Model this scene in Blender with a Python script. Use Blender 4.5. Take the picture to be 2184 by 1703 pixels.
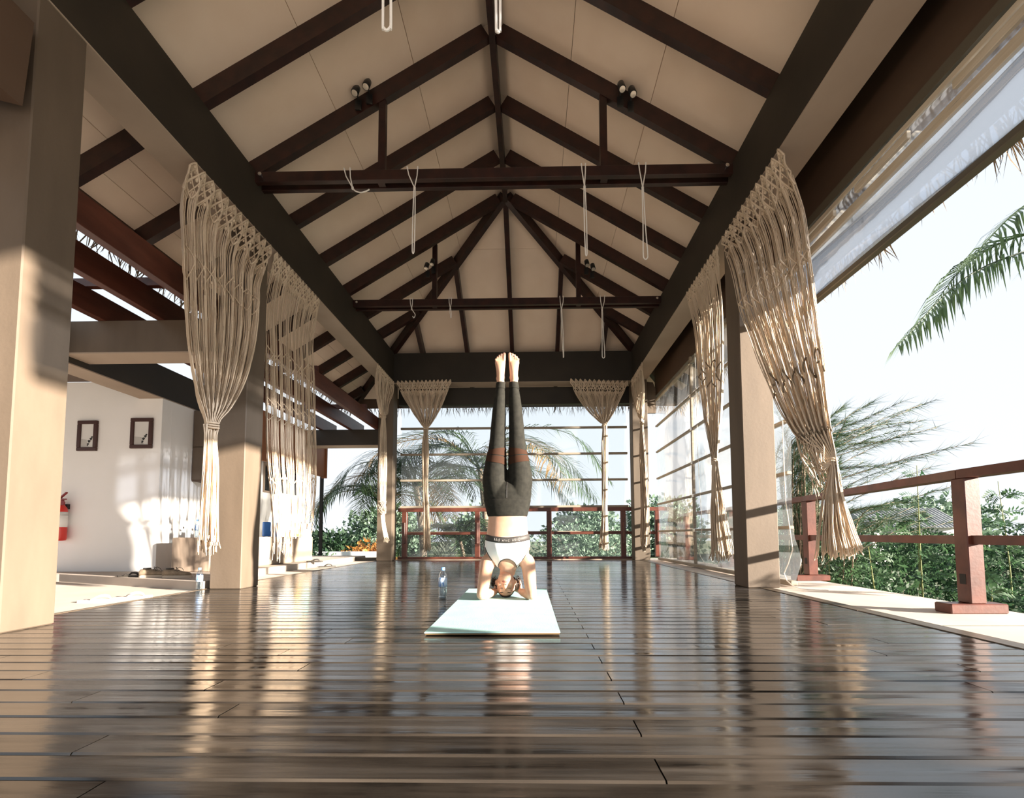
import bpy, bmesh, math, random
import numpy as np
from mathutils import Vector, Matrix
from math import pi, sin, cos, radians, sqrt, atan2

for _o in list(bpy.data.objects):
    bpy.data.objects.remove(_o)
scene = bpy.context.scene
col = scene.collection
R = random.Random(7)
V = Vector

# ------------------------------------------------------------------ camera
cam_d = bpy.data.cameras.new('camera')
cam_d.sensor_fit = 'HORIZONTAL'
cam_d.sensor_width = 36.0
cam_d.lens = 16.697
cam_d.shift_x = -0.01077
cam_d.shift_y = 0.10352
cam_d.clip_start = 0.05
cam_d.clip_end = 600
cam = bpy.data.objects.new('camera', cam_d)
col.objects.link(cam)
_r = V((0.99981047, 0.01900755, -0.00421092)); _u = V((0.00539373, -0.06261236, 0.99802335)); _f = V((-0.01870633, 0.99785691, 0.06270302))
cam.matrix_world = Matrix(((_r.x, _u.x, -_f.x, 0), (_r.y, _u.y, -_f.y, 0), (_r.z, _u.z, -_f.z, 0.5), (0, 0, 0, 1)))
scene.camera = cam

# ------------------------------------------------------------------ sky, sun, exposure
world = bpy.data.worlds.new('sky')
scene.world = world
world.use_nodes = True
wn = world.node_tree
wn.nodes.clear()
w_out = wn.nodes.new('ShaderNodeOutputWorld')
w_bg = wn.nodes.new('ShaderNodeBackground')
w_tc = wn.nodes.new('ShaderNodeTexCoord')
w_sep = wn.nodes.new('ShaderNodeSeparateXYZ')
w_ramp = wn.nodes.new('ShaderNodeValToRGB')
w_ramp.color_ramp.elements[0].position = 0.0
w_ramp.color_ramp.elements[0].color = (0.90, 0.95, 1.0, 1)
w_ramp.color_ramp.elements[1].position = 0.75
w_ramp.color_ramp.elements[1].color = (0.80, 0.90, 1.0, 1)
wn.links.new(w_tc.outputs['Generated'], w_sep.inputs[0])
wn.links.new(w_sep.outputs['Z'], w_ramp.inputs[0])
wn.links.new(w_ramp.outputs[0], w_bg.inputs['Color'])
w_bg.inputs['Strength'].default_value = 0.43
wn.links.new(w_bg.outputs[0], w_out.inputs[0])

SUN = V((-1.0, 0.42, -0.222)).normalized()
sun_d = bpy.data.lights.new('sun', 'SUN')
sun_d.energy = 11.5
sun_d.angle = radians(1.0)
sun_d.color = (1.0, 0.89, 0.76)
sun = bpy.data.objects.new('sun', sun_d)
col.objects.link(sun)
sun.rotation_euler = SUN.to_track_quat('-Z', 'Y').to_euler()
sun.location = (30, -12, 9)

scene.view_settings.view_transform = 'Standard'
scene.view_settings.look = 'None'
scene.view_settings.exposure = 1.4
scene.view_settings.gamma = 1.0
scene.view_settings.use_curve_mapping = False
scene.cycles.max_bounces = 14
scene.cycles.diffuse_bounces = 8
scene.cycles.glossy_bounces = 5
scene.cycles.transmission_bounces = 8
scene.cycles.transparent_max_bounces = 24
scene.cycles.sample_clamp_indirect = 6.0
scene.cycles.caustics_refractive = False

# ------------------------------------------------------------------ materials
MATS = {}
def mat(name, c, rough=0.6, c2=None, scale=(6, 6, 6), detail=4, lo=0.35, hi=0.65, bump=0.0, bscale=None, metal=0.0, coords='world',
        rnd=0.0, spec=0.5, rough2=None, trans=0.0, sss=0.0, dist=0.01):
    """principled material: two colours mixed by stretched noise, fine relief, per-object brightness"""
    m = bpy.data.materials.new(name); m.use_nodes = True
    t = m.node_tree; n = t.nodes; L = t.links
    b = n['Principled BSDF']
    b.inputs['Base Color'].default_value = (*c, 1)
    b.inputs['Roughness'].default_value = rough
    b.inputs['Metallic'].default_value = metal
    b.inputs['Specular IOR Level'].default_value = spec
    if trans: b.inputs['Transmission Weight'].default_value = trans
    if sss:
        b.inputs['Subsurface Weight'].default_value = sss
        b.inputs['Subsurface Radius'].default_value = (0.02, 0.008, 0.004)
        b.inputs['Subsurface Scale'].default_value = 1.0
    if c2 or bump or rnd:
        if coords == 'world':
            g = n.new('ShaderNodeNewGeometry'); src = g.outputs['Position']
        else:
            g = n.new('ShaderNodeTexCoord'); src = g.outputs['Object']
        mp = n.new('ShaderNodeMapping'); mp.inputs['Scale'].default_value = scale
        L.new(src, mp.inputs['Vector'])
        oi = n.new('ShaderNodeObjectInfo')
        if rnd:
            mu = n.new('ShaderNodeMath'); mu.operation = 'MULTIPLY'; mu.inputs[1].default_value = 37.0
            L.new(oi.outputs['Random'], mu.inputs[0])
            cb = n.new('ShaderNodeCombineXYZ'); L.new(mu.outputs[0], cb.inputs['X']); L.new(mu.outputs[0], cb.inputs['Z'])
            L.new(cb.outputs[0], mp.inputs['Location'])
        nz = n.new('ShaderNodeTexNoise'); nz.inputs['Scale'].default_value = 1.0; nz.inputs['Detail'].default_value = detail
        L.new(mp.outputs[0], nz.inputs['Vector'])
        colour = None
        if c2:
            rp = n.new('ShaderNodeValToRGB'); e = rp.color_ramp.elements
            e[0].position = lo; e[0].color = (*c, 1); e[1].position = hi; e[1].color = (*c2, 1)
            L.new(nz.outputs['Fac'], rp.inputs[0]); colour = rp.outputs[0]
        if rnd:
            hs = n.new('ShaderNodeHueSaturation')
            mr = n.new('ShaderNodeMapRange'); mr.inputs['To Min'].default_value = 1 - rnd; mr.inputs['To Max'].default_value = 1 + rnd
            L.new(oi.outputs['Random'], mr.inputs['Value']); L.new(mr.outputs[0], hs.inputs['Value'])
            if colour: L.new(colour, hs.inputs['Color'])
            else: hs.inputs['Color'].default_value = (*c, 1)
            colour = hs.outputs[0]
        if colour: L.new(colour, b.inputs['Base Color'])
        if rough2 is not None:
            m2 = n.new('ShaderNodeMapRange'); m2.inputs['From Min'].default_value = 0.3; m2.inputs['From Max'].default_value = 0.7
            m2.inputs['To Min'].default_value = rough; m2.inputs['To Max'].default_value = rough2
            L.new(nz.outputs['Fac'], m2.inputs['Value']); L.new(m2.outputs[0], b.inputs['Roughness'])
        if bump:
            nb = nz
            if bscale:
                mb = n.new('ShaderNodeMapping'); mb.inputs['Scale'].default_value = bscale; L.new(src, mb.inputs['Vector'])
                nb = n.new('ShaderNodeTexNoise'); nb.inputs['Scale'].default_value = 1.0; nb.inputs['Detail'].default_value = 3
                L.new(mb.outputs[0], nb.inputs['Vector'])
            bp = n.new('ShaderNodeBump'); bp.inputs['Strength'].default_value = bump; bp.inputs['Distance'].default_value = dist
            L.new(nb.outputs['Fac'], bp.inputs['Height']); L.new(bp.outputs[0], b.inputs['Normal'])
    MATS[name] = m
    return m

def leaf_mat(name, c, c2, tr=0.35, scale=3.0, rough=0.5):
    """leaf: glossy principled mixed with a translucent lobe, colour varies by place"""
    m = bpy.data.materials.new(name); m.use_nodes = True
    t = m.node_tree; n = t.nodes; L = t.links
    b = n['Principled BSDF']; b.inputs['Roughness'].default_value = rough; b.inputs['Specular IOR Level'].default_value = 0.3
    g = n.new('ShaderNodeNewGeometry'); nz = n.new('ShaderNodeTexNoise'); nz.inputs['Scale'].default_value = scale; nz.inputs['Detail'].default_value = 3
    L.new(g.outputs['Position'], nz.inputs['Vector'])
    rp = n.new('ShaderNodeValToRGB'); e = rp.color_ramp.elements
    e[0].position = 0.35; e[0].color = (*c, 1); e[1].position = 0.65; e[1].color = (*c2, 1)
    L.new(nz.outputs['Fac'], rp.inputs[0]); L.new(rp.outputs[0], b.inputs['Base Color'])
    tb = n.new('ShaderNodeBsdfTranslucent'); L.new(rp.outputs[0], tb.inputs['Color'])
    mx = n.new('ShaderNodeMixShader'); mx.inputs[0].default_value = tr
    L.new(b.outputs[0], mx.inputs[1]); L.new(tb.outputs[0], mx.inputs[2]); L.new(mx.outputs[0], n['Material Output'].inputs[0])
    MATS[name] = m
    return m

def film_mat(name, tint, clear=0.8, rough=0.12, haze=0.0, ripple=0.25, milk=(0.85, 0.9, 0.95)):
    """clear plastic sheet: mostly transparent, a glossy lobe by angle, faint milky haze"""
    m = bpy.data.materials.new(name); m.use_nodes = True
    t = m.node_tree; n = t.nodes; L = t.links
    n.remove(n['Principled BSDF'])
    tr = n.new('ShaderNodeBsdfTransparent'); tr.inputs['Color'].default_value = (*tint, 1)
    gl = n.new('ShaderNodeBsdfGlossy'); gl.inputs['Roughness'].default_value = rough
    fr = n.new('ShaderNodeLayerWeight'); fr.inputs['Blend'].default_value = 0.18
    g = n.new('ShaderNodeNewGeometry'); nz = n.new('ShaderNodeTexNoise'); nz.inputs['Scale'].default_value = 2.3; nz.inputs['Detail'].default_value = 2
    L.new(g.outputs['Position'], nz.inputs['Vector'])
    bp = n.new('ShaderNodeBump'); bp.inputs['Strength'].default_value = ripple; bp.inputs['Distance'].default_value = 0.06
    L.new(nz.outputs['Fac'], bp.inputs['Height']); L.new(bp.outputs[0], gl.inputs['Normal']); L.new(bp.outputs[0], fr.inputs['Normal'])
    df = n.new('ShaderNodeBsdfTranslucent'); df.inputs['Color'].default_value = (*milk, 1)
    d2 = n.new('ShaderNodeBsdfDiffuse'); d2.inputs['Color'].default_value = (*milk, 1)
    md = n.new('ShaderNodeMixShader'); md.inputs[0].default_value = 0.4; L.new(df.outputs[0], md.inputs[1]); L.new(d2.outputs[0], md.inputs[2])
    m1 = n.new('ShaderNodeMixShader'); m1.inputs[0].default_value = haze
    L.new(tr.outputs[0], m1.inputs[1]); L.new(md.outputs[0], m1.inputs[2])
    mr = n.new('ShaderNodeMapRange'); mr.inputs['To Min'].default_value = 0.0; mr.inputs['To Max'].default_value = 1 - clear
    mr.inputs['From Min'].default_value = 0.0; mr.inputs['From Max'].default_value = 1.0
    L.new(fr.outputs['Fresnel'], mr.inputs['Value'])
    m2 = n.new('ShaderNodeMixShader'); L.new(mr.outputs[0], m2.inputs[0]); L.new(m1.outputs[0], m2.inputs[1]); L.new(gl.outputs[0], m2.inputs[2])
    L.new(m2.outputs[0], n['Material Output'].inputs[0])
    MATS[name] = m
    return m

mat('deck', (0.012, 0.010, 0.0085), 0.07, (0.058, 0.048, 0.039), (1.6, 26, 8), 6, 0.33, 0.72, 0.10, (5, 60, 20), rnd=0.35, spec=0.8, rough2=0.24, dist=0.003)
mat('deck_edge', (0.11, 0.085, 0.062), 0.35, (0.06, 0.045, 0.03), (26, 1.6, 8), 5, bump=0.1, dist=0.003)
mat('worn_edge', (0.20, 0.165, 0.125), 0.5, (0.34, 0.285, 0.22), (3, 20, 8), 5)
mat('underfloor', (0.012, 0.010, 0.008), 0.9)
mat('terrace', (0.56, 0.48, 0.41), 0.75, (0.63, 0.545, 0.475), (2, 2, 2), 5, bump=0.05)
mat('column_paint', (0.100, 0.073, 0.050), 0.7, (0.125, 0.092, 0.064), (5, 5, 1.2), 6, bump=0.08, bscale=(40, 40, 40))
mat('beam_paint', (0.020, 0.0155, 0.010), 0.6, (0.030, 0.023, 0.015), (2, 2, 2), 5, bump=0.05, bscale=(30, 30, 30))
mat('soffit_lit', (0.32, 0.25, 0.19), 0.7, (0.38, 0.30, 0.23), (1.5, 1.5, 1.5), 5)  # beam undersides: light bounced off the floor is painted in as a paler tone
mat('ceiling_board', (0.82, 0.66, 0.515), 0.75, (0.86, 0.705, 0.56), (3, 3, 3), 6, bump=0.03, bscale=(60, 60, 60), rnd=0.02)
mat('rafter_wood', (0.014, 0.0038, 0.0028), 0.42, (0.034, 0.0095, 0.006), (9, 9, 9), 5, bump=0.08, bscale=(25, 25, 25))
mat('red_wood', (0.065, 0.016, 0.009), 0.42, (0.105, 0.030, 0.017), (14, 3, 14), 5, bump=0.06, bscale=(40, 40, 40))
mat('rail_wood', (0.068, 0.0175, 0.010), 0.4, (0.118, 0.034, 0.020), (8, 8, 8), 5, bump=0.06, bscale=(40, 40, 40))
mat('panel_wood', (0.075, 0.044, 0.028), 0.55, (0.10, 0.06, 0.038), (3, 0.6, 3), 5)
mat('orange_wood', (0.24, 0.085, 0.030), 0.5, (0.30, 0.11, 0.042), (12, 12, 2), 5)
mat('white_wall', (0.85, 0.84, 0.82), 0.8, (0.88, 0.87, 0.86), (2, 2, 2), 4, bump=0.03, bscale=(40, 40, 40))
mat('plaster', (0.29, 0.22, 0.165), 0.8, (0.34, 0.265, 0.205), (3, 3, 3), 5, bump=0.04)
mat('thatch', (0.12, 0.085, 0.05), 0.9, (0.24, 0.17, 0.10), (12, 12, 12), 4)
mat('macrame', (0.58, 0.465, 0.345), 0.85, (0.68, 0.56, 0.43), (9, 9, 4), 3, spec=0.15)
mat('rope', (0.80, 0.77, 0.72), 0.8)
mat('black_metal', (0.012, 0.012, 0.012), 0.35)
mat('lens', (0.75, 0.70, 0.60), 0.15, metal=0.6)
mat('chrome', (0.7, 0.7, 0.7), 0.2, metal=1.0)
mat('batten', (0.26, 0.215, 0.16), 0.5, (0.34, 0.285, 0.22), (4, 4, 30), 3)
mat('batten_pale', (0.50, 0.42, 0.31), 0.5, (0.58, 0.50, 0.39), (4, 4, 30), 3)
mat('batten_dark', (0.10, 0.085, 0.06), 0.5)
mat('dark_gap', (0.02, 0.018, 0.016), 0.8)
film_mat('film', (0.94, 0.97, 0.98), clear=0.55, haze=0.10)
film_mat('film_fold', (0.55, 0.60, 0.68), clear=0.45, haze=0.45, ripple=0.15, milk=(0.30, 0.335, 0.385))

# ------------------------------------------------------------------ geometry helpers
class MB:
    """collects shapes with world coordinates; build() links them as one mesh object"""
    def __init__(s):
        s.v = []; s.f = []; s.mi = []; s.cur = 0
    def add(s, vs, fs):
        k = len(s.v); s.v += [tuple(p) for p in vs]
        s.f += [tuple(i + k for i in f) for f in fs]; s.mi += [s.cur] * len(fs)
        return s
    def box(s, x0, x1, y0, y1, z0, z1):
        return s.add([(x0, y0, z0), (x1, y0, z0), (x1, y1, z0), (x0, y1, z0), (x0, y0, z1), (x1, y0, z1), (x1, y1, z1), (x0, y1, z1)],
                     [(0, 3, 2, 1), (4, 5, 6, 7), (0, 1, 5, 4), (1, 2, 6, 5), (2, 3, 7, 6), (3, 0, 4, 7)])
    def cbox(s, x0, x1, y0, y1, z0, z1, c=0.004):
        """box with chamfered edges"""
        P = []
        for z, i in ((z0, c), (z0 + c, 0), (z1 - c, 0), (z1, c)):
            a, b, d, e = x0 + i, x1 - i, y0 + i, y1 - i
            P += [(a + c, d, z), (b - c, d, z), (b, d + c, z), (b, e - c, z), (b - c, e, z), (a + c, e, z), (a, e - c, z), (a, d + c, z)]
        F = [tuple(range(7, -1, -1)), tuple(range(24, 32))]
        for k in range(3):
            for i in range(8):
                j = (i + 1) % 8
                F.append((k * 8 + i, k * 8 + j, k * 8 + 8 + j, k * 8 + 8 + i))
        return s.add(P, F)
    def bar(s, p, q, w, h, up=(0, 0, 1), off=0.0):
        """straight timber from p to q: w across, h along up; off shifts it along up"""
        p = V(p); q = V(q); d = (q - p).normalized(); x = d.cross(V(up)).normalized(); u = x.cross(d).normalized()
        P = []
        for e in (p, q):
            for a, b in ((-1, -1), (1, -1), (1, 1), (-1, 1)):
                P.append(e + x * (a * w / 2) + u * (b * h / 2 + off))
        return s.add(P, [(0, 1, 2, 3), (7, 6, 5, 4), (0, 4, 5, 1), (1, 5, 6, 2), (2, 6, 7, 3), (3, 7, 4, 0)])
    def tube(s, pts, r, n=6, closed=False, cap=True):
        pts = [V(p) for p in pts]; m = len(pts)
        rr = r if isinstance(r, (list, tuple)) else [r] * m
        k = len(s.v); ref = None; P = []
        for i in range(m):
            if closed: d = (pts[(i + 1) % m] - pts[i - 1])
            else: d = pts[min(i + 1, m - 1)] - pts[max(i - 1, 0)]
            if d.length < 1e-9: d = V((0, 0, 1))
            d.normalize()
            if ref is None: ref = d.orthogonal().normalized()
            ref = (ref - d * ref.dot(d))
            if ref.length < 1e-6: ref = d.orthogonal()
            ref.normalize(); b = d.cross(ref)
            for j in range(n):
                a = 2 * pi * j / n
                P.append(pts[i] + (ref * cos(a) + b * sin(a)) * rr[i])
        F = []
        for i in range(m if closed else m - 1):
            i2 = (i + 1) % m
            for j in range(n):
                j2 = (j + 1) % n
                F.append((i * n + j, i * n + j2, i2 * n + j2, i2 * n + j))
        if cap and not closed:
            F.append(tuple(range(n - 1, -1, -1))); F.append(tuple((m - 1) * n + j for j in range(n)))
        return s.add(P, F)
    def lathe(s, prof, c=(0, 0, 0), n=20, axis=None):
        """profile of (radius, height) turned about the z axis through c, or about axis"""
        c = V(c); a = V(axis or (0, 0, 1)).normalized(); x = a.orthogonal().normalized(); y = a.cross(x)
        P = []; m = len(prof)
        for r, z in prof:
            for j in range(n):
                t = 2 * pi * j / n
                P.append(c + a * z + (x * cos(t) + y * sin(t)) * max(r, 1e-4))
        F = [(i * n + j, i * n + (j + 1) % n, (i + 1) * n + (j + 1) % n, (i + 1) * n + j) for i in range(m - 1) for j in range(n)]
        F.append(tuple(range(n - 1, -1, -1))); F.append(tuple((m - 1) * n + j for j in range(n)))
        return s.add(P, F)
    def loft(s, rings, n=20, pw=2.0):
        """closed surface through elliptical rings: (centre, a, b, axis_a, axis_b)"""
        P = []
        for c, a, b, ax, bx in rings:
            c = V(c); ax = V(ax); bx = V(bx)
            for j in range(n):
                t = 2 * pi * j / n; ct, st = cos(t), sin(t)
                P.append(c + ax * (a * abs(ct) ** (2 / pw) * (1 if ct >= 0 else -1)) + bx * (b * abs(st) ** (2 / pw) * (1 if st >= 0 else -1)))
        m = len(rings)
        F = [(i * n + j, i * n + (j + 1) % n, (i + 1) * n + (j + 1) % n, (i + 1) * n + j) for i in range(m - 1) for j in range(n)]
        F.append(tuple(range(n - 1, -1, -1))); F.append(tuple((m - 1) * n + j for j in range(n)))
        return s.add(P, F)
    def ball(s, c, r, n=12, m=8):
        c = V(c); r = r if isinstance(r, (tuple, list)) else (r, r, r)
        return s.loft([((c.x, c.y, c.z - r[2] * cos(pi * i / m)), max(r[0] * sin(pi * i / m), 1e-4), max(r[1] * sin(pi * i / m), 1e-4), (1, 0, 0), (0, 1, 0)) for i in range(m + 1)], n)
    def prism(s, poly, d):
        """planar polygon (3-D points) extruded along d"""
        d = V(d); P = [V(p) for p in poly]; m = len(P)
        return s.add(P + [p + d for p in P], [tuple(range(m - 1, -1, -1)), tuple(range(m, 2 * m))] + [(i, (i + 1) % m, m + (i + 1) % m, m + i) for i in range(m)])
    def quad(s, a, b, c, d):
        return s.add([a, b, c, d], [(0, 1, 2, 3)])
    def build(s, name, m, parent=None, smooth=False, origin=None, fix=False):
        ms = m if isinstance(m, (list, tuple)) else [m]
        me = bpy.data.meshes.new(name)
        off = V((0, 0, 0))
        if parent is None:
            if origin is None:
                xs = [p[0] for p in s.v]; ys = [p[1] for p in s.v]; zs = [p[2] for p in s.v]
                off = V(((min(xs) + max(xs)) / 2, (min(ys) + max(ys)) / 2, min(zs)))
            else: off = V(origin)
        me.from_pydata([(p[0] - off.x, p[1] - off.y, p[2] - off.z) for p in s.v], [], s.f)
        for x in ms: me.materials.append(MATS[x] if isinstance(x, str) else x)
        if len(ms) > 1: me.polygons.foreach_set('material_index', s.mi)
        if fix:
            bm = bmesh.new(); bm.from_mesh(me); bmesh.ops.recalc_face_normals(bm, faces=bm.faces); bm.to_mesh(me); bm.free()
        if smooth: me.polygons.foreach_set('use_smooth', [True] * len(me.polygons))
        me.update()
        o = bpy.data.objects.new(name, me); col.objects.link(o)
        o.location = off
        if parent is not None: adopt(o, parent)
        return o

def world_of(p):
    own = Matrix.LocRotScale(p.location, p.rotation_euler, p.scale)
    return own if p.parent is None else world_of(p.parent) @ p.matrix_parent_inverse @ own
def adopt(o, parent):
    o.parent = parent
    o.matrix_parent_inverse = world_of(parent).inverted()
def tag(o, label=None, cat=None, group=None, kind=None):
    if label: o['label'] = label
    if cat: o['category'] = cat
    if group: o['group'] = group
    if kind: o['kind'] = kind
    return o
def thing(name, loc, label=None, cat=None, group=None, kind=None):
    o = bpy.data.objects.new(name, None); col.objects.link(o); o.location = loc
    o.empty_display_size = 0.1
    return tag(o, label, cat, group, kind)
def kids(o): return list(o.children)
def dup(o, parent=None, mats=None):
    """copy of a thing with copies of its parts and sub-parts"""
    c = o.copy(); col.objects.link(c)
    if parent is not None:
        mpi = o.matrix_parent_inverse.copy(); c.parent = parent; c.matrix_parent_inverse = mpi
    for k in kids(o): dup(k, c)
    return c
def lerp(a, b, t): return a + (b - a) * t
def key(tab, t):
    """piecewise-linear lookup in [(t, value...), ...]"""
    if t <= tab[0][0]: return tab[0][1:]
    for a, b in zip(tab, tab[1:]):
        if t <= b[0]:
            k = (t - a[0]) / (b[0] - a[0] + 1e-12)
            return tuple(x + (y - x) * k for x, y in zip(a[1:], b[1:]))
    return tab[-1][1:]
def spline(pts, n):
    """Catmull-Rom through pts"""
    P = [V(p) for p in pts]; P = [P[0] * 2 - P[1]] + P + [P[-1] * 2 - P[-2]]
    out = []; m = len(P) - 3
    for i in range(n + 1):
        t = i / n * m; k = min(int(t), m - 1); t -= k
        a, b, c, d = P[k:k + 4]
        out.append(0.5 * ((2 * b) + (c - a) * t + (2 * a - 5 * b + 4 * c - d) * t * t + (3 * b - a - 3 * c + d) * t ** 3))
    return out
# ================================================================== THE PAVILION
XL, XR, YB = -2.75, 1.99, 9.28          # inner faces of the two side beams, inner face of the back beam
Y1, Y2, CW, CD = 2.43, 4.465, 0.30, 0.29
ZB, ZT = 3.565, 4.15                    # underside and top of the beams
XC, SL = -0.38, 0.61                    # ridge line, roof slope
def S(o): return tag(o, kind='structure')

# ---- timber deck: a dark bearer slab and one object per plank
m = MB(); m.box(-3.08, 2.2, -1.2, 9.56, -0.09, -0.032)
floor = S(m.build('floor', 'underfloor'))
rp = random.Random(3)
pitch = 0.1118
for k in range(-4, 77):
    y0 = 1.0 + (k - 1) * pitch; y1 = y0 + pitch - 0.0075
    if k % 4 == 0: cuts = [-0.875, 1.62]
    elif k % 4 == 2: cuts = [-1.07, 1.45]
    else: cuts = [-2.2 + 0.4 * (k % 3), 0.27]
    xs = [-3.075] + cuts + [2.096]
    for a, b in zip(xs, xs[1:]):
        if b - a < 0.05: continue
        dz = rp.uniform(-0.0007, 0.0007); c = 0.0045
        t0 = rp.uniform(-0.0003, 0.0003); t1 = rp.uniform(-0.0003, 0.0003)
        m = MB(); x0, x1 = a + 0.002, b - 0.002; P = []
        for x, t in ((x0, t0), (x1, t1)):
            P += [(x, y0, -0.032), (x, y1, -0.032), (x, y1, dz - c + t), (x, y1 - c, dz + t), (x, (y0 + y1) / 2, dz - 0.0006), (x, y0 + c, dz - t), (x, y0, dz - c - t)]
        m.add(P, [(0, 1, 2, 3, 4, 5, 6), (13, 12, 11, 10, 9, 8, 7)] + [(i, 7 + i, 7 + (i + 1) % 7, (i + 1) % 7) for i in range(7)])
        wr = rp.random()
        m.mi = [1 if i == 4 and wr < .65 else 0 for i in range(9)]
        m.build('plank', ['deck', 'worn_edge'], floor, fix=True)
for a, b in ((-1.2, 1.9), (1.9, 3.15), (3.15, 4.6), (4.6, 6.4), (6.4, 8.2), (8.2, 9.53)):
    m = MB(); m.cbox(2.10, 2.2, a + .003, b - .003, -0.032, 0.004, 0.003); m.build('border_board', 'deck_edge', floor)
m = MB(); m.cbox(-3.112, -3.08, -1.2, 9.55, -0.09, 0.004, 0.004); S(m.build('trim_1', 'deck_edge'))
m = MB(); m.cbox(-2.75, 2.2, 9.535, 9.575, -0.09, 0.012, 0.004); S(m.build('trim_2', 'plaster'))

# ---- pale paving around the deck, added bounce patio behind the camera, ground beyond
m = MB()
m.box(2.2, 3.12, -6.0, 10.2, -0.6, -0.012)
m.box(-9.0, -3.112, -6.0, 10.2, -0.6, -0.012)
m.box(-9.0, 14.0, -22.0, -1.2, -0.6, -0.014)  # unseen patio behind the camera, added pale to bounce sun onto the ceiling
m.box(-3.112, 2.2, 9.575, 10.2, -0.6, -0.02)
paving = S(m.build('floor_terrace', 'terrace'))
for y in (-0.4, 1.15, 2.7, 4.25, 5.8, 7.35):
    m = MB(); m.box(2.21, 3.115, y, y + 0.006, -0.0125, -0.0105); m.build('paving_joint', 'deck_edge', paving)
m = MB(); m.prism([(-3.112, 4.43, -0.012), (-5.4, 5.36, -0.012), (-9, 5.4, -0.012), (-9, 10.1, -0.012), (-3.55, 10.1, -0.012), (-3.55, 6.0, -0.012), (-3.112, 5.2, -0.012)], (0, 0, 0.085))
mat('step_stone', (0.36, 0.305, 0.26), 0.8, (0.42, 0.36, 0.31), (3, 3, 3), 4)
S(m.build('floor_step', 'step_stone', fix=True))
m = MB(); m.box(-70, 70, 9.0, 140, -1.7, -1.5); m.box(3.12, 90, -30, 9.0, -1.7, -1.5); m.box(-70, -9, -30, 9, -1.7, -1.5)
mat('ground', (0.05, 0.075, 0.03), 0.9, (0.12, 0.13, 0.065), (0.6, 0.6, 0.6), 6, bump=0.2)
S(m.build('ground', 'ground'))

# ---- columns
def column(x0, y0, label):
    m = MB(); m.cbox(x0, x0 + CW, y0, y0 + CD, 0.0, ZB, 0.007)
    return tag(m.build('column', 'column_paint'), label, 'column')
column(XL - CW, Y1, 'thick tan painted column nearest on the left, beside the white wall')
column(XL - CW, Y2, 'tan painted column behind the knotted cream curtain, with a bottle at its foot')
column(XL - CW, YB, 'slim distant tan column beside the left opening at the deck end')
column(XR, Y2, 'tan column on the right with curtain shadows on its sunlit face')
column(XR, YB, 'slim distant tan column at the right end of the back railing')
m = MB(); m.box(XR, XR + CW, -0.6, -0.6 + CD, -0.012, ZB); S(m.build('wall_front', 'column_paint'))

# ---- perimeter beams: dark painted sides, underside with bounced light put into its colour
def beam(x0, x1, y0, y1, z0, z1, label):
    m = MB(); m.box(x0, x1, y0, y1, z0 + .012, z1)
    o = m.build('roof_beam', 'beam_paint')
    m = MB(); m.box(x0 + .0005, x1 - .0005, y0 + .0005, y1 - .0005, z0, z0 + .0118); m.build('underside', 'soffit_lit', o)
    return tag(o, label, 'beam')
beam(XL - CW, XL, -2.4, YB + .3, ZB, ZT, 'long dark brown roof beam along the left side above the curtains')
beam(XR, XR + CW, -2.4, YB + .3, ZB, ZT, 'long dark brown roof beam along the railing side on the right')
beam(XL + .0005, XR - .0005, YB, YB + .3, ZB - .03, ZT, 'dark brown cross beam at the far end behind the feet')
m = MB(); m.box(XL, XR + .25, 9.64, 9.74, 3.19, ZB - .02)
tag(m.build('blind_housing', 'beam_paint'), 'dark timber board under the far beam holding the clear blind', 'beam')

# ---- roof shell, ceiling boards, rafters
RD = 0.19                                # rafter depth measured vertically
def zl(x): return ZT + SL * (x - XL)
def zr(x): return ZT + SL * (XR - x)
def zh(y): return ZT + SL * (YB - y)
XE, XF, YE, YF = -4.0, 3.24, 10.53, -2.4   # eaves
YA = YB - (XC - XL)                      # ridge end
ZR = zl(XC)
o_ = RD + 0.022
m = MB()
m.prism([(XC, YF, zl(XC) + o_), (XC, YA, zl(XC) + o_), (XE, YE, zl(XE) + o_), (XE, YF, zl(XE) + o_)], (0, 0, .16))
m.prism([(XC, YF, zl(XC) + o_), (XF, YF, zr(XF) + o_), (XF, YE, zr(XF) + o_), (XC, YA, zl(XC) + o_)], (0, 0, .16))
m.prism([(XC, YA, zl(XC) + o_), (XF, YE, zh(YE) + o_), (XE, YE, zh(YE) + o_)], (0, 0, .16))
ceiling = S(m.build('ceiling', 'thatch', fix=True))

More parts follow.
